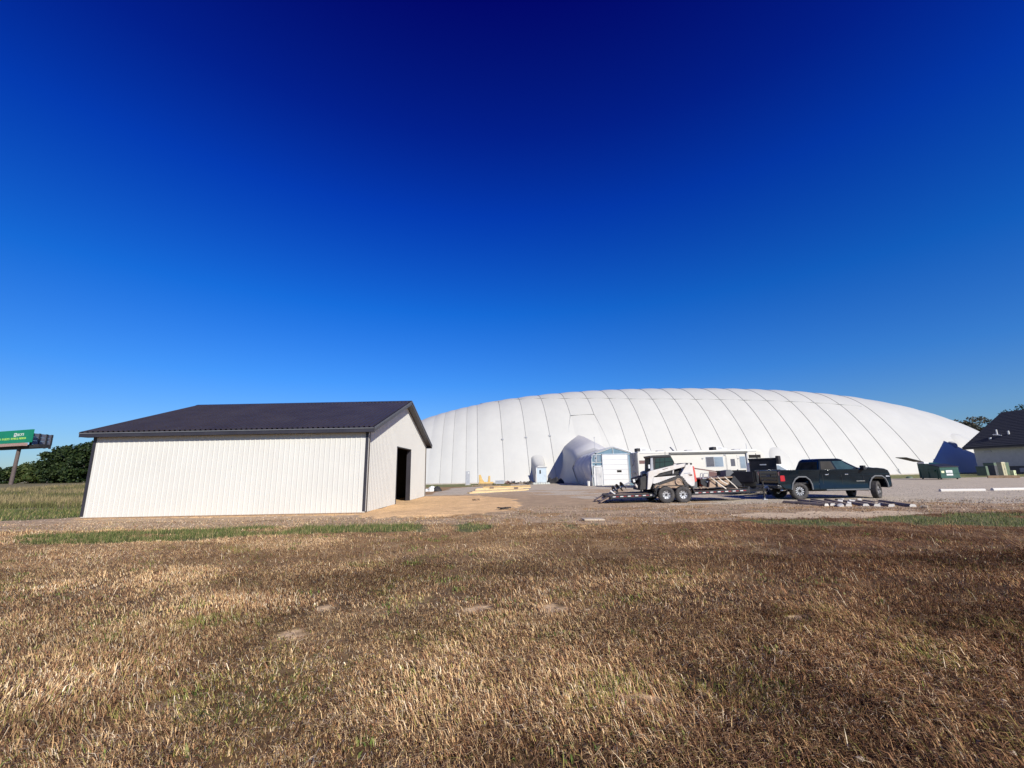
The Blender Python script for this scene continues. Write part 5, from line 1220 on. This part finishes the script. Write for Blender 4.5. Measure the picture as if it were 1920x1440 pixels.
MB().box(-.02, .5, DP_ - .9, DP_ - .1, 1.72, 1.92).build('hinge_block', WHITEPAINT, db)
for x in (-.12, W_ + .0): MB().box(x, x + .12, .5, 1.9, .85, 1.02).build('fork_pocket', DUMPSTER, db)
MB().box(.62, 1.32, -.015, -.001, .42, .98).build('notice', PAPER, db); MB().box(.12, .42, -.015, -.001, .66, .92).build('yellow_sticker', STICKERY, db)
m = MB()
for q in range(3): m.box(.72, 1.22 - .1 * q, -.019, -.0155, .84 - q * .08, .87 - q * .08)
m.build('notice_print', GREYPAINT, db)
for x in (.15, W_ - .15):
    for y in (.2, DP_ - .2): MB().cyl((x - .04, y, .07), (x + .04, y, .07), .07).build('caster', BLACK, db)

# ------------------------------------------------------------------ utility boxes by the house
def ubox(px, py, w, d, h, name, label, mt, rz=0.2, kind='utility box'):
    g = gd(px, py); t = thing(name, label, kind, (g.x, g.y, 0), rz)
    MB().box(-w / 2, w / 2, -d / 2, d / 2, 0, h * .9).build('cabinet', mt, t, bevel=.02)
    MB().hexa([(-w / 2 - .03, -d / 2 - .03, h * .9), (w / 2 + .03, -d / 2 - .03, h * .9), (w / 2 + .03, d / 2 + .03, h * .9), (-w / 2 - .03, d / 2 + .03, h * .9), (-w / 2 + .02, -d / 2 + .02, h), (w / 2 - .02, -d / 2 + .02, h), (w / 2 - .02, d / 2 - .02, h), (-w / 2 + .02, d / 2 - .02, h)]).build('lid', mt, t)
    MB().box(-.01, .01, -d / 2 - .012, -d / 2 - .001, h * .08, h * .86).build('door_gap', BLACK, t)
    MB().box(.04, .10, -d / 2 - .03, -d / 2 - .001, h * .45, h * .55).build('latch', GALV, t)
    return t
ubox(1850, 891.6, 1.5, 1.1, 1.25, 'transformer_box', 'dark green transformer box nearest the left corner of the house', GREENBOX)
ubox(1866, 892.2, .7, .7, 1.35, 'meter_pedestal', 'slim dark cabinet between the transformer and the tan cabinet', FOUND)
ubox(1882, 893.0, .62, .5, 1.75, 'tan_cabinet', 'tall tan utility cabinet in front of the house wall', TANBOX)
ubox(1901, 892.6, .38, .38, .7, 'short_pedestal', 'short pale green cable pedestal right of the tan cabinet', STICKERY)
ubox(1872, 890.2, 2.8, 1.2, 1.7, 'dark_condenser', 'long dark condenser unit against the house wall', GREENBOX)
ubox(1629, 889.5, 2.2, 1.2, 1.55, 'generator_box', 'beige generator cabinet seen above the pickup bonnet near the dome', mat('beige_box', (.55, .50, .44), .6, var=.1))
g = gd(1705, 896.5); o = MB().ring((0, 0, 0), (0, 0, 1), [(0, .35), (.12, .33), (.2, .2), (.22, 0)], 16).build('valve_cover', GREENBOX); o.location = g; tag(o, 'low green valve cover in the grass left of the dumpster', 'valve cover')
# low dark edging along the lawn by the house
g0, g1 = gd(1852, 896.4), gd(1912, 896.0)
o = MB().box(0, (g1 - g0).length, -.12, .12, 0, .28).build('timber_edging', TREATED, bevel=.02); o.location = g0; o.rotation_euler.z = math.atan2(g1.y - g0.y, g1.x - g0.x); tag(o, 'weathered timber edging along the lawn in front of the house', 'edging')

# ------------------------------------------------------------------ concrete wheel stops
def stop(px0, py0, px1, py1, label, group, mt, endmt, h=.15, w=.2):
    a, b = gd(px0, py0), gd(px1, py1); L_ = (b - a).length
    t = thing('wheel_stop', label, 'wheel stop', ((a.x + b.x) / 2, (a.y + b.y) / 2, 0), math.atan2(b.y - a.y, b.x - a.x), group)
    sec = [(-w / 2, 0), (-w / 2, h * .45), (-w * .32, h), (w * .32, h), (w / 2, h * .45), (w / 2, 0)]
    m = MB(); m.extx(sec, -L_ / 2, L_ / 2); m.build('block', mt, t, bevel=.012)
    for s_ in (-1, 1):
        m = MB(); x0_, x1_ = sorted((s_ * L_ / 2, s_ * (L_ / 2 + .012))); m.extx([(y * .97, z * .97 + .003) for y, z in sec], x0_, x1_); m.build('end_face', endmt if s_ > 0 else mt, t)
    for f in (-.3, .3): MB().cyl((f * L_, 0, h - .01), (f * L_, 0, h + .015), .022, n=8).build('anchor_pin', RUSTY, t)
    return t
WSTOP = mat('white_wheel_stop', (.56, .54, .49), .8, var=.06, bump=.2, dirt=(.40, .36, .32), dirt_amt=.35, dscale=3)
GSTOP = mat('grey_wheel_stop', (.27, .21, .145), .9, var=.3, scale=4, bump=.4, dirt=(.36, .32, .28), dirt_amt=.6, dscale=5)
stop(1763, 921.6, 1846, 920.8, 'white painted wheel stop on the gravel, second from the right edge', 'white wheel stops on the lot', WSTOP, WSTOP)
stop(1861, 919.8, 1950, 918.4, 'white painted wheel stop on the gravel, cut by the right edge', 'white wheel stops on the lot', WSTOP, WSTOP)
SP = [((1472, 943.0), (1550, 949.2), 'first from the left, below the pickup rear wheel'), ((1500, 939.6), (1562, 948.8), 'second from the left of the row below the pickup'), ((1524, 939.0), (1577, 949.6), 'third from the left of the row below the pickup'), ((1550, 938.8), (1592, 949.6), 'fourth from the left of the row below the pickup'),
      ((1570, 939.4), (1624, 949.6), 'fourth from the right of the row below the pickup'), ((1600, 940.4), (1645, 950.0), 'third from the right of the row below the pickup'), ((1622, 941.2), (1672, 950.4), 'second from the right of the row below the pickup'), ((1652, 941.8), (1712, 950.6), 'first from the right of the row below the pickup')]
for (a, b, lab) in SP: stop(*a, *b, 'grey wheel stop, ' + lab, 'wheel stops lying in a row', GSTOP, WSTOP, h=.11, w=.22)  # dark grey-brown block, pale face on the right end only
random.seed(11)
RUB = []
for k in range(16):
    g = gd(random.uniform(1560, 1735), random.uniform(938, 953)); s_ = random.uniform(.06, .16)
    m = MB(); m.obox((0, 0, s_ * .3), (s_ * 1.6, s_ * 1.2, s_ * .8), (random.uniform(-.4, .4), random.uniform(-.4, .4), random.uniform(0, 3)))
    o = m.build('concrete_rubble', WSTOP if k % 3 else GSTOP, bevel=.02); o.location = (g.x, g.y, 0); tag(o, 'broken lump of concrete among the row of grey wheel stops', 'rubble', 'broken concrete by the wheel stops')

# ------------------------------------------------------------------ lumber, frames and odds and ends along the dome
def board(pa, pb, w, h, z, name, label, cat, mt, group=None):
    a, b = gd(*pa), gd(*pb); L_ = (b - a).length
    o = MB().box(-L_ / 2, L_ / 2, -w / 2, w / 2, 0, h).build(name, mt, bevel=.006); o.location = ((a.x + b.x) / 2, (a.y + b.y) / 2, z); o.rotation_euler.z = math.atan2(b.y - a.y, b.x - a.x)
    return tag(o, label, cat, group)
bl = [((878, 925.6), (985, 919.6), .35, .10, 0, 'wide new plank nearest the viewer in the lumber by the dome', LUMBER), ((884, 923.5), (990, 918.6), .30, .10, 0, 'new plank lying just behind the widest plank', LUMBER), ((890, 922.0), (980, 918.0), .25, .10, .1, 'plank on top of the nearest pair of planks', LUMBER),
      ((893, 917.6), (995, 914.6), .14, .10, 0, 'narrow pale board behind the planks', LUMBER), ((905, 916.4), (994, 913.6), .14, .10, .1, 'narrow board lying on the pale board behind the planks', YELLOWWOOD), ((885, 911.8), (940, 911.0), .2, .12, 0, 'grey weathered board near the dome base', PLANK), ((900, 913.2), (968, 912.0), .15, .1, 0, 'brown board between the dome base and the lumber', PLANK)]
for a, b, w, h, z, lab, mt in bl: board(a, b, w, h, z, 'lumber_board', lab, 'board', mt, 'boards lying before the dome')
for px, lab in ((968, 'right'), (922, 'left')):
    g = gd(px, 919); o = MB().box(-.35, .35, -.07, .07, 0, .30).build('timber_block', RUSTY, bevel=.01); o.location = g; o.rotation_euler.z = 1.2; tag(o, 'short dark timber block standing at the %s of the lumber' % lab, 'timber block', 'blocks at the lumber')
g = gd(911, 908.6)
ys = thing('yellow_frame', 'yellow wooden frame with two upright backs on the ground by the dome', 'frame', (g.x, g.y, 0), .1)
MB().box(-1.0, 1.05, -.4, .4, .16, .36).build('base', YELLOWWOOD, ys, bevel=.01)
MB().ext([(-.95, .36), (-1.0, 1.35), (-.72, 1.38), (-.5, .75), (-.2, .36)], -.38, .38).build('upright', YELLOWWOOD, ys, bevel=.01)
MB().ext([(.28, .36), (.38, 1.2), (.62, 1.2), (.62, .36)], -.38, .38).build('upright', YELLOWWOOD, ys, bevel=.01)
for y in (-.42, .34): MB().box(-1.1, 1.1, y, y + .08, 0, .16).build('skid', TREATED, ys)
g = gd(877, 909.5)
gp = thing('standing_sheet', 'narrow grey sheet standing upright at the foot of the dome', 'panel', (g.x, g.y, 0), .15)
MB().box(-.28, .28, -.05, .05, 0, 1.9).build('panel', GREYPAINT, gp, bevel=.01); MB().cyl((0.12, -.06, 1.66), (.12, -.05, 1.66), .09, n=12).build('hole', PAPER, gp); MB().box(-.4, .4, -.3, .3, 0, .08).build('foot', CONCRETE, gp)
g = gd(937, 908.4)
gb = thing('grey_crate', 'flat grey crate right of the yellow frame by the dome', 'crate', (g.x, g.y, 0), .05)
MB().box(-.6, .6, -.4, .4, .08, .5).build('box', GREYPAINT, gb, bevel=.02); MB().box(-.63, .63, -.43, .43, .5, .56).build('lid', GALV, gb)
for x in (-.5, .4): MB().box(x, x + .1, -.4, .4, 0, .08).build('skid', TREATED, gb)
random.seed(3)
junk = [(953, 908.2, 'pile of reddish scrap right of the grey crate', (.20, .10, .08)), (966, 908.0, 'dark tangle of scrap between the crate and the dome door', (.05, .05, .05)), (981, 908.2, 'grey brown scrap heap left of the dome door', (.22, .19, .16)), (992, 908.4, 'small dark scrap heap beside the dome door', (.07, .065, .06))]
for px, py, lab, c_ in junk:
    g = gd(px, py); m = MB()
    for q in range(14): m.obox((random.uniform(-.45, .45), random.uniform(-.3, .3), random.uniform(.05, .4)), (random.uniform(.15, .7), random.uniform(.04, .15), random.uniform(.04, .14)), (random.uniform(-.7, .7), random.uniform(-.7, .7), random.uniform(0, 3)))
    o = m.build('scrap_heap', mat('scrap_%d' % px, c_, .8, var=.4, scale=5)); o.location = g; tag(o, lab, 'scrap', 'scrap heaps along the dome')
# low black heap beside the door
a, b = gd(1026, 906.6), gd(1058, 906.2); n = 26; rows = []
for i in range(n + 1):
    f = i / n; p = a + (b - a) * f; r_ = []
    for j in range(9):
        th = math.pi * j / 8; hh = (.75 + .14 * math.sin(i * .55) + .06 * math.sin(i * 1.1 + j * .8)) * (min(1, f * 6) * min(1, (1 - f) * 6)) ** .5
        r_.append((p.x - a.x, p.y - a.y + .8 - 1.1 * math.cos(th) * -1 - .8, math.sin(th) * hh))
    rows.append(r_)
o = MB().grid(rows).build('black_heap', BLACKMATT, smooth=True); o.location = (a.x, a.y + .6, 0); tag(o, 'low black heap lying between the dome door and the airlock', 'mound')
g = gd(1014, 907.8); m = MB()
for q in range(7): m.ring((-.9 + q * .32, 0, 0), (0, 0, 1), [(0, .26), (.14, .24), (.22 + .05 * (q % 2), .12), (.24, 0)], 10)
o = m.build('white_sandbags', mat('sandbag', (.40, .42, .38), .9, var=.2), smooth=True); o.location = g; tag(o, 'row of pale sandbags at the foot of the dome door', 'sandbags')
g = gd(1105, 911)
bu = thing('white_bucket', 'white plastic bucket at the left corner of the airlock', 'bucket', (g.x - .1, g.y - .2, 0))
MB().ring((0, 0, 0), (0, 0, 1), [(0, 0), (0, .15), (.5, .19), (.5, .17), (.3, .1)], 16).build('pail', WHITEPAINT, bu); MB().ring((0, 0, .46), (0, 0, 1), [(0, .195), (.05, .205), (.07, .19)], 16).build('rim', WHITEPAINT, bu)
# bags by the far corner of the barn
g = gd(809, 921.5)
for k, (dx, mt, nm, lab) in enumerate(((0.55, BLACKMATT, 'black_bag', 'black rubbish bag by the far corner of the barn'), (.05, PAPER, 'white_bag', 'white torn bag by the far corner of the barn'), (-.45, PAPER, 'white_sheet', 'crumpled white sheet half hidden by the barn corner'))):
    rows = []
    for i in range(9):
        th = math.pi * i / 8 * .5
        rows.append([(math.cos(6.283 * j / 12) * math.cos(th) * .38 * (1 + .22 * math.sin(j * 2.3 + k + i)), math.sin(6.283 * j / 12) * math.cos(th) * .3 * (1 + .2 * math.sin(j * 1.7 + k)), math.sin(th) * (.42 + .1 * math.sin(j + k)) * (1 if k < 2 else .5)) for j in range(12)])
    o = MB().grid(rows, close=True).build(nm, mt, smooth=False); o.location = (g.x + dx, g.y + .1 * k, 0); tag(o, lab, 'bag', 'bags by the barn corner')
# wires left on the sand
for k, (px, py, lab) in enumerate(((893, 940, 'small rusty wire tangle in the middle of the orange sand'), (945, 957.5, 'dark coil of wire at the near edge of the orange sand'))):
    g = gd(px, py); m = MB(); random.seed(20 + k)
    for q in range(3):
        pts = [(random.uniform(-.25, .25) * (1 + k * .3), random.uniform(-.2, .2), .04 + .12 * abs(math.sin(i * 1.4 + q))) for i in range(8)]
        m.tube(pts, .011, 5)
    o = m.build('wire_tangle', RUSTY if k == 0 else BLACKMATT); o.location = g; tag(o, lab, 'wire', 'wires on the sand')
g = gd(1112, 975.5); o = MB().obox((0, 0, .03), (.75, .35, .06), (.05, .04, .2)).build('flat_stone', STONEM, bevel=.03); o.location = g; tag(o, 'flat pale slab lying on the bare earth before the trailer', 'stone')
for k, (px, py, s_) in enumerate(((1740, 1266, .026), (1612, 1424, .022), (1900, 1412, .02), (1880, 1315, .024), (1100, 1145, .03))):
    g = gd(px, py); m = MB(); m.ring((0, 0, 0), (0, 0, 1), [(-.01, s_ * .9), (s_ * .4, s_), (s_ * .8, s_ * .5), (s_ * .9, 0)], 9)
    o = m.build('field_stone', STONEM, smooth=True); o.location = (g.x, g.y, float(land(g.x, g.y))); o.scale = (1.3, .8, 1); tag(o, 'small white stone lying in the dry grass, ' + ['under the dark patch at the right', 'at the bottom edge right of centre', 'in the bottom right corner', 'at the right edge above the corner', 'in the middle of the field'][k], 'stone', 'stones in the field')

# ------------------------------------------------------------------ billboard
BYd = 96.0
pb = at(20, 908, BYd)
bb = thing('billboard', 'green roadside billboard on a single leaning brown pole at the left edge', 'billboard', (pb.x, BYd, pb.z))
def Bw(px, py, dy=0.0): q = at(px, py, BYd + dy); return Vector((q.x, q.y, q.z))
ptop = Bw(37, 838)
MB().cyl((pb.x, BYd, pb.z - 1), (ptop.x, BYd, ptop.z + 1.2), .36, .33, 16).build('pole', POLE, bb, world=True)
A0, A1, A2, A3 = Bw(-40, 834.5), Bw(61.8, 829.0), Bw(66, 805.6), Bw(-40, 810.5)
zlo = (A0.z + A1.z) / 2; zhi = (A2.z + A3.z) / 2; xe = A2.x; xs = A3.x
bd = Vector((1, -.30, 0)).normalized()           # the green face turns a little towards the lot
E1 = Vector((Bw(65, 806, -2.2).x, BYd - 2.2, 0)); E0 = E1 - bd * 15.5
def facebox(a, b, z0, z1, t0, t1):
    n = Vector((bd.y, -bd.x, 0)) * 1.0
    n = Vector((-.287, -.958, 0))
    return MB().hexa([tuple(p + n * t + Vector((0, 0, z))) for z in (z0, z1) for p, t in ((a, t0), (b, t0), (b, t1), (a, t1))])
n_ = Vector((-.287, -.958, 0))
fcp = facebox(E0, E1, zlo, zhi, 0.0, .25).build('front_face', BILLGREEN, bb, world=True)
MB().hexa([tuple(p + n_ * t + Vector((0, 0, z))) for z in (zlo - .75, zlo - .12) for p, t in ((E0, .1), (E1 - bd * 1.2, .1), (E1 - bd * 1.2, .9), (E0, .9))]).build('catwalk', mat('catwalk_rust', (.34, .22, .18), .8, var=.2), bb, world=True)
MB().hexa([tuple(p + Vector((0, 0, z))) for z in (zlo - 1.15, zlo - .4) for p in (E0 + Vector((0, .3, 0)), E1 + Vector((1.2, .3, 0)), E1 + Vector((1.2, 2.6, 0)), E0 + Vector((0, 2.6, 0)))]).build('support_beam', BLACKMATT, bb, world=True)
# back of the second face, seen from behind
H0 = E1 + Vector((-2.0, 1.5, 0)); H1 = Vector((Bw(100, 818, 5.0).x, BYd + 5.0, 0))
zl2, zh2 = zlo - .25, zhi - .65
for k in range(8):
    f0, f1 = k / 8, (k + 1) / 8; p0 = H0 + (H1 - H0) * f0; p1 = H0 + (H1 - H0) * (f1 - .012)
    for j in range(3):
        za, zc = zl2 + (zh2 - zl2) * j / 3, zl2 + (zh2 - zl2) * (j + .96) / 3
        MB().hexa([(p0.x, p0.y, za), (p1.x, p1.y, za), (p1.x, p1.y + .1, za), (p0.x, p0.y + .1, za), (p0.x, p0.y, zc), (p1.x, p1.y, zc), (p1.x, p1.y + .1, zc), (p0.x, p0.y + .1, zc)]).build('back_panel', BACKGREY, bb, world=True)
for f in (.05, .38, .72, .97):
    p = H0 + (H1 - H0) * f; MB().box(p.x - .14, p.x + .14, p.y - .35, p.y - .02, zl2 - .8, zh2 + .05).build('back_stringer', BLACKMATT, bb, world=True)
for z in (zl2 + .5, zl2 + 2.1, zh2 - .3):
    MB().hexa([tuple(p + Vector((0, dy, zz_))) for zz_ in (z, z + .16) for p, dy in ((H0, -.45), (H1, -.45), (H1, -.3), (H0, -.3))]).build('back_purlin', BLACKMATT, bb, world=True)
# print on the face
def text(body, size, pos, mt, name, parent, off=.28, sx_=1.0):
    cu = bpy.data.curves.new(name, 'FONT'); cu.body = body; cu.size = size; cu.extrude = .02; cu.space_character = 1.0
    to = bpy.data.objects.new(name, cu); COL.objects.link(to)
    dg = bpy.context.evaluated_depsgraph_get(); me_ = bpy.data.meshes.new_from_object(to.evaluated_get(dg)); bpy.data.objects.remove(to)
    me_.materials.clear(); me_.materials.append(mt)
    yv = Vector((0, 0, 1)); xv = bd; zv = xv.cross(yv)
    mm = Matrix(((xv.x * sx_, yv.x, zv.x, pos.x), (xv.y * sx_, yv.y, zv.y, pos.y), (xv.z, yv.z, zv.z, pos.z), (0, 0, 0, 1)))
    me_.transform(mm); me_.transform(Matrix.Translation(-Vector(bb.location)))
    o = bpy.data.objects.new(name, me_); COL.objects.link(o); o.parent = parent; return o
hh = zhi - zlo
def fpos(s_, f): return E1 - bd * s_ + n_ * .262 + Vector((0, 0, zlo + hh * f))
text("BECK'S", .80, fpos(5.3, .54), PAPER, 'lettering', fcp, sx_=1.0)
cur = 13.4
for wd_, ln in (('FARMERS', 2.9), ('IN', .9), ("BECK'S", 2.3), ('POWER', 2.3), ('&', .65), ('INDIANA', 2.6)):
    text(wd_, .66, fpos(cur, .26), LIME, 'tagline_word', fcp, sx_=.9); cur -= ln
lg = facebox(E1 - bd * 6.35, E1 - bd * 5.5, zlo + hh * .50, zlo + hh * .78, .262, .29).build('emblem', PAPER, bb, world=True)
p = fpos(5.92, .66); MB().cyl(p - n_ * .0, p + n_ * .045, .2, n=14).build('emblem_disc', BILLGREEN, bb, world=True)

# ------------------------------------------------------------------ trees
def tree(name, label, base, H, rx, rz_, seed, n, leaf, mt, group, trunk_r=.3, lift=.12, clumps=60, sparse=1.0):
    rs = np.random.default_rng(seed); t = thing(name, label, 'tree', base, 0, group)
    cz = H * lift + rz_ * (1 if lift > 0 else .98); limbs = MB()
    path = [(rs.normal(0, .12), rs.normal(0, .12), H * .8 * k / 6) for k in range(7)]; path[0] = (0, 0, -.3)
    limbs.tube(path, [trunk_r * (1.15 - .15 * k) for k in range(7)], 8)
    cs = []
    while len(cs) < clumps:
        p = rs.uniform(-1, 1, 3); l = np.linalg.norm(p)
        if l > 1 or l < .25: continue
        p = p * (1 - .18 * rs.random()); cs.append((p[0] * rx, p[1] * rx * .8, cz + p[2] * rz_ * (1.0 if p[2] > 0 else .95)))
    for c_ in cs[:16]:
        k = rs.integers(2, 6); a = Vector(path[k]); b = Vector(c_); mid = a.lerp(b, .5) + Vector((0, 0, .3))
        limbs.tube([a, mid, b], [trunk_r * .35, trunk_r * .22, trunk_r * .06], 5)
    limbs.build('trunk', BARK, t, smooth=True)
    cs = np.array(cs); idx = rs.integers(0, len(cs), n); sz = rs.uniform(.5, 1.25, len(cs)) * rx * .30 * sparse
    d = rs.normal(0, 1, (n, 3)); d /= np.linalg.norm(d, axis=1, keepdims=True); r_ = rs.random(n) ** .45
    pos = cs[idx] + d * (r_ * sz[idx])[:, None] * np.array([1.1, 1.1, .7]); pos[:, 2] = np.maximum(pos[:, 2], .15)
    u = rs.normal(0, 1, (n, 3)); u /= np.linalg.norm(u, axis=1, keepdims=True); w = np.cross(u, rs.normal(0, 1, (n, 3))); w /= np.linalg.norm(w, axis=1, keepdims=True)
    L_ = leaf * rs.uniform(.6, 1.3, n)[:, None]
    v = np.stack([pos - u * L_ * .5, pos + w * L_ * .32, pos + u * L_ * .5, pos - w * L_ * .32], 1).reshape(-1, 3)
    f = np.arange(4 * n).reshape(-1, 4)
    me_ = bpy.data.meshes.new('crown'); me_.from_pydata(v.tolist(), [], f.tolist()); me_.materials.append(mt)
    o = bpy.data.objects.new('crown', me_); COL.objects.link(o); o.parent = t; return t
def tb(px, Y): q = at(px, 906, Y); return (q.x, Y, float(land(np.array([q.x]), np.array([Y]))[0]) - .1)
G1 = 'trees at the far side of the meadow'
tree('broadleaf_tree', 'tallest dark green tree, left half of the clump beside the barn', tb(112, 128), 13.4, 6.2, 5.9, 1, 9000, .75, LEAF_DARK, G1, .4, -.03, 75)
tree('broadleaf_tree', 'tall dark green tree touching the left eave of the barn', tb(150, 124), 13.2, 6.2, 5.9, 2, 9000, .75, LEAF_DARK, G1, .4, -.03, 75)
tree('broadleaf_tree', 'dark tree hidden mostly behind the left wall of the barn', tb(190, 128), 12.5, 6.5, 5.6, 3, 6500, .75, LEAF_DARK, G1, .4, -.03, 60)
tree('broadleaf_tree', 'low mid green tree right of the billboard pole', tb(80, 136), 7.8, 5.2, 3.6, 4, 5200, .7, LEAF_MID, G1, .3, -.03, 55)
tree('broadleaf_tree', 'low yellowish green tree just behind the billboard pole', tb(52, 140), 7.4, 5.0, 3.4, 5, 4800, .7, LEAF_MID, G1, .3, -.03, 50)
tree('broadleaf_tree', 'small dark tree at the left edge, left of the billboard pole', tb(14, 142), 6.0, 5.0, 2.8, 6, 4400, .7, LEAF_DARK, G1, .3, -.03, 50)
tree('broadleaf_tree', 'dark bushy tree cut by the left edge of the picture', tb(-40, 145), 6.0, 6.0, 2.8, 7, 4500, .7, LEAF_DARK, G1, .3, -.03, 45)
G2 = 'pale trees behind the house'
q = at(1846, 880, 128); tree('pale_tree', 'thin pale tree showing between the dome and the house roof', (q.x, 128, 0), 15.6, 7.0, 4.6, 21, 3200, .62, LEAF_PALE, G2, .35, .42, 46, .9)
q = at(1822, 880, 140); tree('pale_tree', 'thin pale tree peeping just above the right slope of the dome', (q.x, 140, 0), 15.6, 6.5, 4.3, 22, 2600, .62, LEAF_PALE, G2, .35, .42, 40, .9)
q = at(1945, 880, 118); tree('pale_tree', 'tree with loose twigs above the house roof at the right edge', (q.x, 118, 0), 17.8, 6.0, 5.2, 23, 2600, .5, LEAF_DARK, G2, .3, .42, 40, .9)
